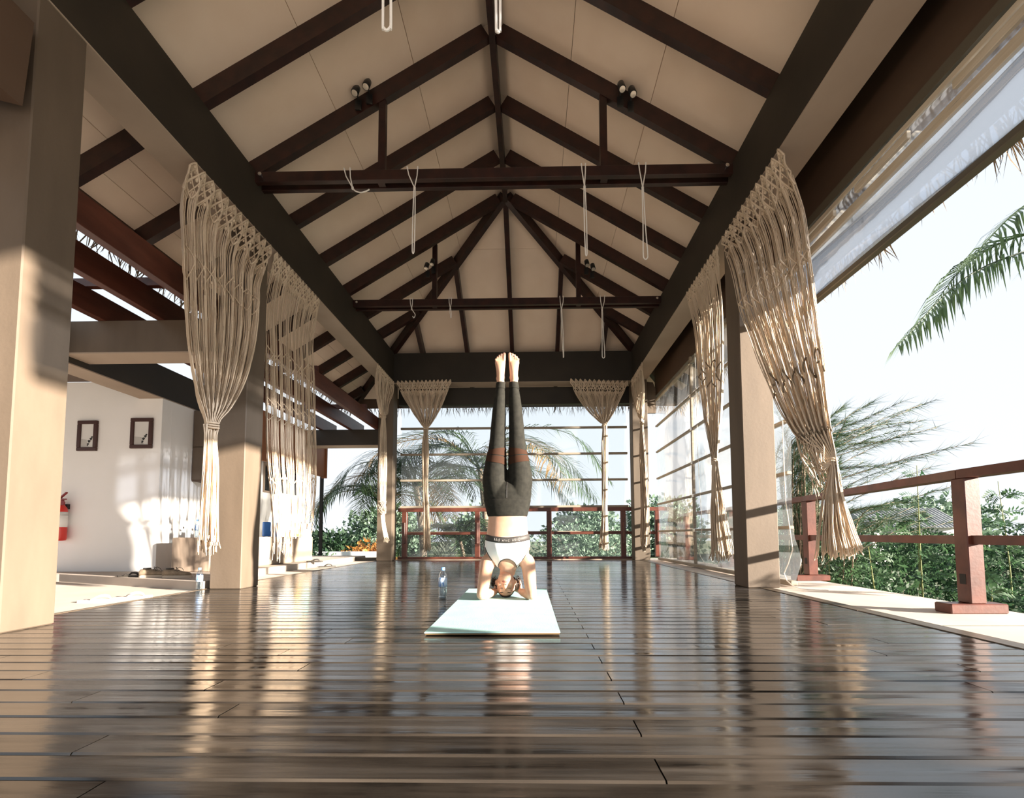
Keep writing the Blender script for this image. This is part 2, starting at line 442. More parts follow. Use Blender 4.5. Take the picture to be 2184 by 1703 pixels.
def clip(poly, f):
    out = []
    for i, p in enumerate(poly):
        q = poly[(i + 1) % len(poly)]; a, b = f(p), f(q)
        if a >= 0: out.append(p)
        if (a >= 0) != (b >= 0):
            t = a / (a - b); out.append((p[0] + (q[0] - p[0]) * t, p[1] + (q[1] - p[1]) * t))
    return out
def panel(poly, zf, mt='ceiling_board'):
    if len(poly) < 3: return
    m = MB(); m.prism([(x, y, zf(x, y) + RD) for x, y in poly], (0, 0, 0.02)); m.build('ceiling_panel', mt, ceiling, fix=True)
RY = [2.975 + 0.795 * k for k in range(-4, 10)]
RW = 0.075
gl = lambda p: (YB - (p[0] - XL) * -1 if False else (YB - (p[0] - XL))) - p[1]          # left of the left hip
gr = lambda p: (YB - (XR - p[0])) - p[1]
bays = [(a, b) for a, b in zip([YF] + RY, RY + [YE])]
for a, b in bays:
    cutl = [XC - .002, -1.18, -1.97, XL - .15] + [XL - .15 - .22 * i for i in range(1, 5)] + [XE]
    for x1, x0 in zip(cutl, cutl[1:]):
        panel(clip([(x0 + .0025, a + .002), (x1 - .0025, a + .002), (x1 - .0025, b - .002), (x0 + .0025, b - .002)], gl), lambda x, y: zl(x))
    cutr = [XC + .002, 0.42, 1.21, XR + .15, XF]
    for x0, x1 in zip(cutr, cutr[1:]):
        panel(clip([(x0 + .0025, a + .002), (x1 - .0025, a + .002), (x1 - .0025, b - .002), (x0 + .0025, b - .002)], gr), lambda x, y: zr(x))
JX = [XC + 0.905 * j for j in range(-3, 4)]
hx = [XE] + JX + [XF]
for x0, x1 in zip(hx, hx[1:]):
    for y0, y1 in ((YA, 7.7), (7.7, 8.5), (8.5, YB + .15), (YB + .15, YE)):
        P = [(x0 + .002, y0 + .0025), (x1 - .002, y0 + .0025), (x1 - .002, y1 - .0025), (x0 + .002, y1 - .0025)]
        P = clip(clip(P, lambda p: -gl(p)), lambda p: -gr(p))
        panel(P, lambda x, y: zh(y))

def rafter(p, q, up, w=RW, name='rafter', h=0.165):
    m = MB(); m.bar(p, q, w, h, up, h / 2); m.build(name, 'rafter_wood', ceiling)
nl = V((-SL, 0, 1)).normalized(); nr = V((SL, 0, 1)).normalized(); nh = V((0, SL, 1)).normalized()
for y in RY:
    for sgn in (-1, 1):
        xe = XE + .02 if sgn < 0 else XF - .02
        if y < YA: xt = XC + sgn * .03
        else:
            xt = XL + (YB - y) - .03 if sgn < 0 else XR - (YB - y) + .03
        if (sgn < 0 and xt < xe + .1) or (sgn > 0 and xt > xe - .1): continue
        f = zl if sgn < 0 else zr
        rafter((xt, y, f(xt)), (xe, y, f(xe)), nl if sgn < 0 else nr)
for x in JX:
    yt = max(YB - (x - XL), YB - (XR - x)) + .03
    rafter((x, yt, zh(yt)), (x, YE - .02, zh(YE - .02)), nh)
rafter((XC, YA, ZR - .02), (XE + .02, YE - .02, zl(XE + .02) - .02), V((-SL, SL, 2)).normalized(), 0.085, 'hip_rafter')
rafter((XC, YA, ZR - .02), (XF - .02, YE - .02, zr(XF - .02) - .02), V((SL, SL, 2)).normalized(), 0.085, 'hip_rafter')
m = MB(); m.box(XC - .032, XC + .032, YF, YA, ZR - .05, ZR + .2); m.build('ridge_beam', 'rafter_wood', ceiling)
m = MB()
m.box(XE - .015, XE + .01, YF, YE, zl(XE) - .02, zl(XE) + .3); m.box(XF - .01, XF + .015, YF, YE, zr(XF) - .02, zr(XF) + .3); m.box(XE, XF, YE - .01, YE + .015, zh(YE) - .02, zh(YE) + .3)
m.build('eave_board', 'panel_wood', ceiling)

# thatch ends hanging below the eaves: nobody could count them
m = MB(); rt = random.Random(5)
def wisp(x, y, z, dx, dy, ln, w=0.006):
    a = V((x, y, z)); d = V((dx + rt.gauss(0, .28), dy + rt.gauss(0, .28), -1)).normalized()
    s = d.cross(V((rt.random() - .5, rt.random() - .5, .1))).normalized() * w
    b = a + d * ln * .6; c = b + (d + V((rt.gauss(0, .12), rt.gauss(0, .12), -.1))) * ln * .4
    m.add([a - s, a + s, b + s * .8, b - s * .8, c], [(0, 1, 2, 3), (3, 2, 4)])
for i in range(900):
    y = rt.uniform(1.2, YE); clump = .5 + .5 * sin(y * 7.3) * sin(y * 3.1 + 1)
    wisp(XF + rt.uniform(0, .10), y, zr(XF) + rt.uniform(-.04, .05), .25, 0, rt.uniform(.10, .26) + .22 * clump ** 3)
for i in range(700):
    y = rt.uniform(3.2, YE)
    wisp(XE - rt.uniform(0, .10), y, zl(XE) + rt.uniform(-.04, .05), -.25, 0, rt.uniform(.10, .40))
for i in range(500):
    wisp(rt.uniform(XE, XF), YE + rt.uniform(0, .08), zh(YE) + rt.uniform(-.03, .05), 0, .2, rt.uniform(.08, .25))
tag(m.build('thatch_fringe', 'thatch'), 'dry palm thatch ends hanging ragged below the roof eaves', 'thatch', kind='stuff')

# ---- trusses
def truss(y, label, posts=True):
    t = thing('roof_truss', (XC, y, 4.03), label, 'truss', 'tie beams under the rafters')
    for a, b in ((y - .085, y - .03), (y + .035, y + .085)):
        m = MB(); m.cbox(XL - .02, XR + .02, a, b, 4.03, 4.137, .004); m.build('tie_plank', 'rafter_wood', t)
    for x in (-1.50, .74):
        zt = (zl(x) if x < XC else zr(x)) + .12
        m = MB(); s = 1 if x < XC else -1
        m.add([(x - .035, y - .028, 4.04), (x + .035, y - .028, 4.04), (x + .035, y + .032, 4.04), (x - .035, y + .032, 4.04),
               (x - .035, y - .028, zt - .035 * s), (x + .035, y - .028, zt + .035 * s), (x + .035, y + .032, zt + .035 * s), (x - .035, y + .032, zt - .035 * s)],
              [(0, 3, 2, 1), (4, 5, 6, 7), (0, 1, 5, 4), (1, 2, 6, 5), (2, 3, 7, 6), (3, 0, 4, 7)])
        m.build('post', 'rafter_wood', t)
    for x in (XL + .07, XR - .07):
        m = MB(); m.lathe([(.012, -.1), (.012, .0)], (x, y - .03, 4.085), 8, (0, 1, 0)); m.lathe([(.02, -.096), (.02, -.088)], (x, y - .03, 4.085), 6, (0, 1, 0)); m.build('bolt', 'chrome', t)
    return t
truss(4.565, 'nearer dark red tie beam with two posts, below the twin spotlights')
truss(7.165, 'farther dark red tie beam with two posts, near the hip of the roof')
truss(1.93, 'dark red tie beam above the camera holding the two closest ropes')

# ---- spotlights on the truss rafters
def spotlight(x, y, z, side, label):
    t = thing('spotlight', (x, y, z), label, 'light', 'twin spotlights on the roof trusses')
    d = V((0.10 * side, -0.42, -1)).normalized(); c = V((x, y, z))
    m = MB(); m.lathe([(.0, -.062), (.026, -.06), (.034, -.05), (.036, .045), (.033, .048), (.031, .04)], c, 16, d); m.build('housing', 'black_metal', t, True)
    m = MB(); m.lathe([(.001, .0495), (.029, .0492)], c, 16, d); m.build('lens', 'lens', t)
    m = MB(); m.tube([c + V((0, .03, .0)), c + V((0, .075, -.02)), c + V((0, .085, -.06))], .009, 6); m.box(x - .03, x + .03, y + .07, y + .088, z - .13, z - .03)
    m.build('bracket', 'black_metal', t)
for y, xs, zz in ((4.43, (-1.733, -1.622, .905, 1.010), (4.925, 4.99, 4.905, 4.85)), (7.03, (-1.60, -1.51, .86, .95), (4.63, 4.69, 4.64, 4.58))):
    for i, (x, z) in enumerate(zip(xs, zz)):
        nm = ['outer', 'inner', 'inner', 'outer'][i]; wd = 'near' if y < 5 else 'far'
        spotlight(x, y, z, -1 if i < 2 else 1, f'{nm} black can spotlight of the {"left" if i < 2 else "right"} pair on the {wd} truss')
# ================================================================== LEFT SIDE: pergola, white building, bench
pg = thing('pergola', (-3.9, 6.9, 2.29), 'red brown slatted pergola resting on tan cross beams between columns and white wall', 'pergola')
for y in (Y2, 9.32):
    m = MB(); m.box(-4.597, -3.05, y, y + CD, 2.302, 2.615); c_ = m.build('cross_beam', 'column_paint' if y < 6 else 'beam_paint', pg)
    m = MB(); m.box(-4.5965, -3.0505, y + .0005, y + CD - .0005, 2.29, 2.3018); m.build('underside', 'soffit_lit', c_)
m = MB(); m.box(-4.597, -3.05, Y1, Y1 + CD, 2.29, 2.615); m.build('cross_beam', 'column_paint', pg)
for x in (-3.095, -3.63, -4.22):
    m = MB(); m.cbox(x - .04, x + .04, 1.2, 10.0, 2.617, 2.85, .004); m.build('slat', 'red_wood', pg)
for y in (2.0, 4.25, 6.6, 8.6):
    m = MB(); m.box(-4.59, -3.06, y, y + .06, 2.852, 2.93); m.build('cross_slat', 'red_wood', pg)

m = MB(); m.box(-4.90, -4.60, -1.0, 10.0, 2.232, 2.62); o = tag(m.build('wall_beam', 'beam_paint'), 'dark brown beam running above the white wall under the pergola', 'beam')
m = MB(); m.box(-4.8995, -4.6005, -.9995, 9.9995, 2.22, 2.2318); m.build('underside', 'soffit_lit', o)
m = MB(); m.box(-9.0, -4.905, 5.75, 5.9, 0.07, 2.435); m.box(-4.905, -4.601, 5.75, 5.9, 0.07, 2.219); S(m.build('wall_left', 'white_wall'))
m = MB(); m.box(-4.75, -4.60, 5.9, 8.0, 0.07, 2.219); m.box(-4.75, -4.60, 9.5, 9.62, 0.07, 2.219); m.box(-4.75, -4.60, 8.0, 9.5, 0.07, 1.25); m.box(-4.75, -4.6, 8.0, 9.5, 1.76, 2.219)
S(m.build('wall_back', 'white_wall'))
m = MB(); m.box(-9.0, -4.90, -1.0, 5.75, 2.44, 2.60); S(m.build('ceiling_left', 'panel_wood'))
# window row under the timber screen
w = MB()
for a, b in ((8.0, 8.03), (8.47, 8.5), (8.97, 9.0), (9.47, 9.5)): w.box(-4.73, -4.58, a, b, 1.25, 1.76)
w.box(-4.73, -4.58, 8.03, 9.47, 1.25, 1.28); w.box(-4.73, -4.58, 8.03, 9.47, 1.73, 1.76)
win = S(w.build('window_1', 'plaster'))
mat('dark_glass', (0.03, 0.03, 0.03), 0.08)
for a, b in ((8.03, 8.47), (8.5, 8.97), (9.0, 9.47)):
    m = MB(); m.box(-4.68, -4.67, a, b, 1.28, 1.73); m.build('pane', 'dark_glass', win)
# hanging timber screen, its near panel grey brown, the long run orange brown
t = thing('hanging_screen', (-4.5, 8.5, 1.74), 'orange brown timber board hung above the windows behind the loose curtain', 'screen')
for a, b in ((7.2, 8.2), (8.2, 9.2), (9.2, 10.15)):
    m = MB(); m.cbox(-4.53, -4.48, a, b - .01, 1.76, 2.60, .004); m.build('board', 'orange_wood', t)
m = MB(); m.box(-4.56, -4.45, 10.15, 10.19, 1.74, 2.60); m.build('end_cap', 'orange_wood', t)
t = thing('wall_cabinet', (-4.45, 6.5, 1.24), 'grey brown cabinet hung on the white wall beside the gathered curtain', 'cabinet')
m = MB(); m.cbox(-4.60, -4.32, 6.3, 6.95, 1.24, 2.21, .004); m.build('body', 'panel_wood', t)
m = MB(); m.cbox(-4.32, -4.30, 6.31, 6.94, 1.25, 2.2, .003); m.build('door', 'panel_wood', t)
m = MB(); m.cbox(-4.585, -4.335, 6.285, 6.3, 1.26, 1.70, .003); m.cbox(-4.585, -4.335, 6.285, 6.3, 1.71, 2.20, .003); m.build('end_panel', 'column_paint', t)
m = MB(); m.box(-4.62, -4.56, 10.22, 10.28, -.02, 2.6)
tag(m.build('opening_post', 'dark_gap'), 'thin dark post at the edge of the left garden opening', 'post')
m = MB(); m.cbox(-4.5, -3.05, 9.50, 9.56, -0.01, 0.06, .004); S(m.build('trim_3', 'beam_paint'))

# bench block with bottles and foam rolls
m = MB(); m.cbox(-4.30, -3.83, 5.60, 8.25, 0.073, 0.485, .012)
tag(m.build('bench', 'plaster'), 'long low beige plaster bench along the white wall, bottles on its end', 'bench')

# framed pictures
mat('paper', (0.74, 0.73, 0.71), 0.6, (0.66, 0.65, 0.63), (3, 3, 3), 3)
mat('frame_wood', (0.055, 0.018, 0.012), 0.4)
mat('ink', (0.03, 0.03, 0.03), 0.7)
mat('ink_pale', (0.50, 0.49, 0.47), 0.7)
def picture(x0, x1, z0, z1, label):
    y = 5.75; t = thing('picture_frame', ((x0 + x1) / 2, y, z0), label, 'picture', 'framed prints on the white wall')
    m = MB(); b = .045
    m.cbox(x0, x1, y - .03, y - .001, z1 - b, z1, .004); m.cbox(x0, x1, y - .03, y - .001, z0, z0 + b, .004)
    m.cbox(x0, x0 + b, y - .03, y - .001, z0 + b, z1 - b, .004); m.cbox(x1 - b, x1, y - .03, y - .001, z0 + b, z1 - b, .004)
    m.build('frame', 'frame_wood', t)
    m = MB(); m.box(x0 + b, x1 - b, y - .014, y - .004, z0 + b, z1 - b); p = m.build('print', 'paper', t)
    m = MB(); cx = x0 + (x1 - x0) * .60; cz = z0 + .12
    m.prism([(x0 + b + .005, y - .0155, z0 + b + .005), (x1 - b - .06, y - .0155, z0 + b + .005), (x1 - b - .09, y - .0155, cz + .02), (x0 + b + .005, y - .0155, cz + .03)], (0, .001, 0)); m.build('ground_shade', 'ink_pale', p)
    m = MB()
    for dx, dz, s in ((0, .0, .022), (.022, .03, .02), (.034, .052, .014), (-.012, -.035, .016), (-.018, -.05, .01)):
        m.prism([(cx + dx + s * cos(a) * (.8 + .3 * sin(3 * a)), y - .0165, cz + dz + s * .8 * sin(a)) for a in [2 * pi * i / 9 for i in range(9)]], (0, .001, 0))
    m.build('drawing', 'ink', p)
picture(-5.645, -5.395, 1.562, 1.942, 'dark wood picture frame nearest the fire extinguisher')
picture(-4.975, -4.70, 1.588, 1.968, 'dark wood picture frame nearest the corner of the white wall')

# fire extinguisher on the wall
mat('red_paint', (0.62, 0.035, 0.025), 0.3)
mat('white_label', (0.80, 0.79, 0.76), 0.5)
mat('dark_red', (0.22, 0.02, 0.02), 0.4)
x, y = -5.735, 5.66
t = thing('fire_extinguisher', (x, y, .45), 'red fire extinguisher with white label mounted on the white wall', 'extinguisher')
m = MB(); m.lathe([(.03, .45), (.066, .455), (.072, .48), (.072, .80), (.064, .845), (.04, .885), (.024, .90), (.022, .93)], (x, y, 0), 20); m.build('cylinder', 'red_paint', t, True)
m = MB(); m.lathe([(.0735, .615), (.0735, .80)], (x, y, 0), 20); lb = m.build('label', 'white_label', t, True)
m = MB(); m.lathe([(.0742, .755), (.0742, .772)], (x, y, 0), 40); m.v = m.v; m.build('print_band', 'ink_pale', lb)
m = MB(); m.box(x - .028, x + .028, y - .018, y + .018, .925, .965); m.bar((x - .02, y, .96), (x + .10, y - .03, 1.035), .022, .014); m.bar((x - .03, y, .95), (x + .085, y - .02, .955), .02, .012); m.build('handle', 'dark_red', t)
m = MB(); m.lathe([(.026, -.008), (.028, .008)], (x + .075, y - .05, .905), 14, (0, -1, .1)); m.build('gauge', 'dark_red', t)
m = MB(); m.tube([(x - .02, y, .95), (x - .075, y - .01, .945), (x - .095, y - .01, .88), (x - .09, y - .01, .62)], .011, 8); m.build('hose', 'black_metal', t)
m = MB(); m.box(x - .03, x + .03, y + .05, 5.75, .84, .90); m.build('wall_bracket', 'black_metal', t)

# ---- footwear and small things
mat('shoe_grey', (0.20, 0.15, 0.10), 0.8, (0.28, 0.22, 0.15), (30, 30, 30), 3)
mat('shoe_sole', (0.50, 0.42, 0.33), 0.7)
mat('flip_dark', (0.05, 0.042, 0.034), 0.7)
mat('flip_strap', (0.035, 0.03, 0.026), 0.6)
mat('flip_white', (0.74, 0.68, 0.62), 0.6)
def sole_outline(n=20, L=.26, W=.095):
    P = []
    for i in range(n):
        a = 2 * pi * i / n; u = cos(a); v = sin(a)
        P.append((L / 2 * u, (W / 2) * v * (1.0 + .18 * u - .22 * (1 - u * u) * .6), 0))
    return P
def place(o, x, y, z, a):
    o.location = (x, y, z); o.rotation_euler = (0, 0, a)
def flipflop(x, y, z, a, m1, m2, label, group, name='flip_flop'):
    t = thing(name, (0, 0, 0), label, 'sandal', group)
    m = MB(); m.prism(sole_outline(), (0, 0, .018)); m.build('sole', m1, t)
    m = MB()
    for s in (-1, 1):
        m.tube(spline([(.075, 0, .018), (.055, s * .012, .04), (.01, s * .036, .045), (-.04, s * .043, .02)], 10), [.005 + .004 * sin(pi * i / 10) for i in range(11)], 6)
    m.build('strap', m2, t, True)
    place(t, x, y, z, a)
def sneaker(x, y, z, a, label):
    t = thing('sneaker', (0, 0, 0), label, 'shoe', 'sneakers on the pale step')
    m = MB(); m.prism([(p[0], p[1], 0) for p in sole_outline(24, .285, .10)], (0, 0, .026)); m.build('sole', 'shoe_sole', t)
    m = MB(); R_ = []
    for xx, w, h, zb in ((-.135, .022, .050, .026), (-.125, .034, .062, .026), (-.08, .040, .066, .026), (-.03, .040, .062, .026), (.03, .042, .046, .026), (.08, .044, .036, .026), (.115, .036, .030, .026), (.138, .014, .018, .026)):
        R_.append(((xx, 0, zb + h / 2 - .006), w, h / 2 + .006, (0, 1, 0), (0, 0, 1)))
    m.loft(R_, 14); m.build('upper', 'shoe_grey', t, True)
    m = MB(); m.lathe([(.036, 0), (.034, .012), (.02, .010)], (-.07, 0, .088), 14); m.build('collar', 'flip_strap', t, True)
    m = MB()
    for i in range(4):
        xx = -.005 + .022 * i; zz = .090 - .0075 * i * 1.3
        m.tube([(xx, -.03, zz - .014), (xx, 0, zz), (xx, .03, zz - .014)], .003, 5)
    m.tube(spline([(-.005, 0, .09), (.01, .02, .105), (.03, .035, .09), (.045, .03, .07)], 8), .0025, 5); m.tube(spline([(-.005, 0, .09), (.0, -.02, .11), (.03, -.03, .09)], 8), .0025, 5)
    m.build('lace', 'flip_strap', t)
    place(t, x, y, z, a)
ZS = 0.073
flipflop(-4.24, 4.97, ZS, .15, 'flip_dark', 'flip_strap', 'black flip flop lying beside the grey sneakers, nearer the extinguisher', 'black flip flops on the pale step')
flipflop(-4.07, 5.12, ZS, .35, 'flip_dark', 'flip_strap', 'second black flip flop, tucked against the rear grey sneaker', 'black flip flops on the pale step')
sneaker(-3.94, 4.92, ZS, .28, 'grey brown sneaker next to the black flip flops on the step')
sneaker(-3.66, 4.86, ZS, .10, 'grey brown sneaker in front of the bench end')
flipflop(-3.50, 7.62, ZS, .1, 'flip_dark', 'flip_strap', 'dark sandal at the foot of the bench near the garden opening', 'dark sandals at the deck edge')
flipflop(-3.34, 7.72, ZS * 0 + -.012, .5, 'flip_dark', 'flip_strap', 'dark sandal on the floor next to the bench, farther one', 'dark sandals at the deck edge')
flipflop(-3.42, 3.72, -.012, .55, 'flip_white', 'flip_white', 'white sandal on the beige floor, closest to the thick column', 'white sandals beside the deck')
flipflop(-3.30, 3.90, -.012, .75, 'flip_white', 'flip_white', 'white sandal on the beige floor, closest to the water bottle', 'white sandals beside the deck')

# bottles
def film2(name, tint, f=0.06):
    m = bpy.data.materials.new(name); m.use_nodes = True; t = m.node_tree; n = t.nodes; n.remove(n['Principled BSDF'])
    a = n.new('ShaderNodeBsdfTransparent'); a.inputs[0].default_value = (*tint, 1); g = n.new('ShaderNodeBsdfGlossy'); g.inputs['Roughness'].default_value = .08
    lw = n.new('ShaderNodeLayerWeight'); lw.inputs[0].default_value = .35; x = n.new('ShaderNodeMixShader')
    mr = n.new('ShaderNodeMapRange'); mr.inputs['To Min'].default_value = f; mr.inputs['To Max'].default_value = .7; t.links.new(lw.outputs['Facing'], mr.inputs[0]); t.links.new(mr.outputs[0], x.inputs[0])
    t.links.new(a.outputs[0], x.inputs[1]); t.links.new(g.outputs[0], x.inputs[2]); t.links.new(x.outputs[0], n['Material Output'].inputs[0]); MATS[name] = m
film2('bottle_plastic', (0.93, 0.96, 0.98), .10)
film2('water', (0.80, 0.88, 0.92), .12)
mat('bottle_cap', (0.16, 0.36, 0.72), 0.4)
mat('bottle_label', (0.50, 0.64, 0.82), 0.4, (0.08, 0.22, 0.58), (60, 60, 26), 2, .52, .60)
def bottle(x, y, z, h, label, group=None, parts=True):
    k = h / .24; t = thing('water_bottle', (x, y, z), label, 'bottle', group); c = (x, y, z)
    P = [(.022, .0), (.030, .004), (.032, .012)]
    for i in range(6): P += [(.0325, .02 + i * .011), (.0305, .0255 + i * .011)]
    P += [(.0325, .09), (.0325, .165), (.031, .178), (.022, .200), (.0135, .215), (.0135, .224)]
    m = MB(); m.lathe([(r * k, q * k) for r, q in P], c, 20); m.build('shell', 'bottle_plastic', t, True)
    m = MB(); m.lathe([(.020 * k, .004 * k), (.0290 * k, .012 * k), (.0290 * k, .165 * k), (.027 * k, .176 * k)], c, 16); m.build('water', 'water', t, True)
    m = MB(); m.lathe([(.0333 * k, .092 * k), (.0333 * k, .162 * k)], c, 20); m.build('label', 'bottle_label', t, True)
    m = MB(); m.lathe([(.0155 * k, .218 * k), (.016 * k, .22 * k), (.016 * k, .238 * k), (.0145 * k, .241 * k)], c, 16); m.build('cap', 'bottle_cap', t, True)
bottle(-.705, 3.76, 0, .245, 'clear water bottle with blue cap standing beside the yoga mat')
bottle(-3.10, 4.40, 0, .205, 'clear water bottle with blue cap at the foot of the left column')
for i, (x, y, h) in enumerate(((-4.12, 5.78, .22), (-4.10, 5.98, .25), (-3.98, 5.88, .24), (-3.99, 6.10, .25), (-3.9, 6.25, .24))):
    bottle(x, y, .485, h, ['first', 'second', 'third', 'fourth', 'fifth'][i] + ' clear bottle from the wall corner on the bench end', 'bottles on the bench')

# foam rolls
def foam(x, y, h, r, c, cn, lean=0.0):
    mat('foam_' + cn.replace(' ', '_'), c, 0.7)
    m = MB(); d = V((lean, 0, 1)).normalized()
    m.lathe([(r * .9, .0), (r, .008), (r, h - .008), (r * .9, h), (r * .35, h), (r * .3, h - .02), (.001, h - .02)], (x, y, .487), 18, d)
    tag(m.build('foam_roll', 'foam_' + cn.replace(' ', '_'), smooth=False), f'{cn} foam roll standing on the plaster bench', 'roll', 'foam rolls on the bench')
foam(-4.06, 7.2, .225, .058, (0.03, 0.15, 0.48), 'bright blue')
foam(-3.99, 7.32, .215, .045, (0.02, 0.06, 0.25), 'leaning dark blue', .22)
foam(-3.96, 7.98, .235, .055, (0.75, 0.42, 0.06), 'mustard yellow')
foam(-3.90, 8.12, .225, .075, (0.38, 0.72, 0.68), 'mint green')

# wooden loudspeaker high on the near column
t = thing('loudspeaker', (-2.72, 2.25, 2.72), 'brown wooden loudspeaker high on the near left column', 'speaker')
m = MB(); m.prism([(-3.15, 2.02, 2.87), (-2.735, 2.12, 2.82), (-2.70, 2.12, 3.3), (-3.15, 2.02, 3.4)], (0, .25, 0)); m.build('cabinet', 'panel_wood', t, fix=True)
m = MB(); m.prism([(-3.1, 2.028, 2.92), (-2.775, 2.108, 2.87), (-2.745, 2.108, 3.25), (-3.1, 2.028, 3.35)], (0, -.012, 0)); m.build('grille', 'beam_paint', t, fix=True)
m = MB(); m.box(-2.95, -2.8, 2.33, 2.43, 3.0, 3.1); m.build('bracket', 'black_metal', t)

# ================================================================== RIGHT SIDE: valance, blinds, railings
m = MB(); m.box(2.50, 2.56, -1.0, 9.5, 3.27, 3.875); S(m.build('trim_4', 'panel_wood'))
m = MB(); m.prism([(2.30, 9.40, 3.13), (2.49, 9.40, 3.10), (2.49, 9.40, 3.40), (2.44, 9.40, 3.54), (2.30, 9.40, 3.56)], (0, .05, 0)); m.box(2.30, 2.5, 9.45, 9.5, 2.93, 3.12)
S(m.build('trim_5', 'column_paint', fix=True))

def rope_line(m, pts, r=.004): m.tube(spline(pts, 12), r, 5)
# folded blind along the near part of the right side
t = thing('folded_blind', (2.53, 2.5, 2.55), 'clear plastic blind folded up under the right eave with pale battens', 'blind')
m = MB(); m.box(2.47, 2.50, 0.2, 4.62, 3.22, 3.30); m.build('head_rail', 'batten_dark', t)
for i, (x, z, c) in enumerate(((2.455, 3.15, 0), (2.425, 3.06, 1), (2.455, 2.985, 0), (2.425, 2.92, 0))):
    m = MB()
    if c == 1:
        for a, b in ((.3, 2.62), (2.95, 3.45), (3.70, 4.55)): m.cbox(x, x + .03, a, b, z - .02, z + .035, .004)
    else: m.cbox(x, x + .03, .3, 4.6, z - .012, z + .03, .004)
    m.build('batten', 'batten_pale', t)
m = MB()
for y0_, y1_ in ((.3, 4.6),):
    prof = [(2.50, 3.24), (2.465, 3.1), (2.495, 3.02), (2.45, 2.94), (2.50, 2.90), (2.43, 2.85), (2.415, 2.74), (2.44, 2.66), (2.475, 2.60), (2.52, 2.585), (2.55, 2.65), (2.56, 2.80), (2.55, 2.95), (2.53, 3.1)]
    n = 24
    P = []
    for k in range(n + 1):
        y = lerp(y0_, y1_, k / n)
        for j, (a, b) in enumerate(prof): P.append((a + .012 * sin(y * 3.1 + j), y, b + .012 * sin(y * 2.3 + j * .7)))
    q = len(prof)
    m.add(P, [(k * q + j, k * q + j + 1, (k + 1) * q + j + 1, (k + 1) * q + j) for k in range(n) for j in range(q - 1)])
m.build('clear_sheet', 'film_fold', t, True)
m = MB(); m.cbox(2.49, 2.55, .3, 4.62, 2.535, 2.585, .006); m.build('bottom_bar', 'batten_dark', t)

# lowered blind along the far right side
def blind_sheet(a, b, z0, z1, amp, nx=40, nz=30, ph=0., fix_y=None, bulge=0):
    m = MB(); A = V(a); B = V(b); d = (B - A); nrm = V((d.y, -d.x, 0)).normalized(); P = []
    for i in range(nx + 1):
        for k in range(nz + 1):
            u = i / nx; w = k / nz
            p = A + d * u + V((0, 0, lerp(z0, z1, w)))
            p += nrm * amp * (sin(u * 9 + ph + 2 * w) * .6 + sin(w * 20 + u * 3 + ph) * .5)
            if bulge: p += d.normalized() * (bulge * max(0, 1 - abs(w - .07) / .07) * max(0, 1 - u * 20))
            P.append(p)
    q = nz + 1
    m.add(P, [(i * q + k, (i + 1) * q + k, (i + 1) * q + k + 1, i * q + k + 1) for i in range(nx) for k in range(nz)])
    return m
t = thing('lowered_blind', (2.52, 7.0, 0.02), 'clear plastic roller blind lowered along the right side with grey battens', 'blind')
blind_sheet((2.50, 4.60, 0), (2.50, 9.42, 0), .03, 3.27, .012, bulge=-.12).build('clear_sheet', 'film', t, True)
for z in (.56, 1.09, 1.60, 2.13, 2.65, 3.17):
    m = MB(); m.cbox(2.47, 2.52, 4.62, 9.42, z - .016, z + .016, .005); m.build('batten', 'batten', t)
    m = MB(); m.cbox(2.465, 2.525, 7.28, 7.36, z - .024, z + .024, .004); m.build('batten_joint', 'chrome', t)
m = MB(); m.cbox(2.465, 2.535, 4.62, 9.42, .0, .05, .008); m.build('bottom_bar', 'batten', t)
m = MB(); m.cbox(2.47, 2.51, 7.30, 7.345, .0, 3.27, .006); m.build('guide_post', 'batten', t)
m = MB(); rope_line(m, [(2.45, 7.0, 3.2), (2.44, 6.95, 1.5), (2.45, 6.9, .6), (2.43, 7.0, .25), (2.44, 6.75, .06)], .0035)
m.build('cord', 'rope', t); m = MB(); rope_line(m, [(2.45, 4.62, 1.6), (2.44, 4.6, .8), (2.46, 4.55, .35), (2.43, 4.66, .12), (2.42, 4.5, .015), (2.52, 4.42, -.008), (2.66, 4.36, -.008)], .005); m.build('cord', 'rope', t)

# lowered blind at the far end
t = thing('back_blind', (-.4, 9.72, 0.05), 'clear plastic blind with horizontal battens lowered behind the far railing', 'blind')
blind_sheet((-2.70, 9.725, 0), (1.95, 9.725, 0), .0, 3.20, .010, ph=1.3).build('clear_sheet', 'film', t, True)
for z in (.55, 1.075, 1.625, 2.165, 2.71):
    m = MB(); m.cbox(-2.72, 1.97, 9.70, 9.745, z - .022, z + .022, .005); m.build('batten', 'batten', t)
m = MB(); m.cbox(-2.72, 1.97, 9.70, 9.75, -.018, .03, .006); m.build('bottom_bar', 'batten', t)

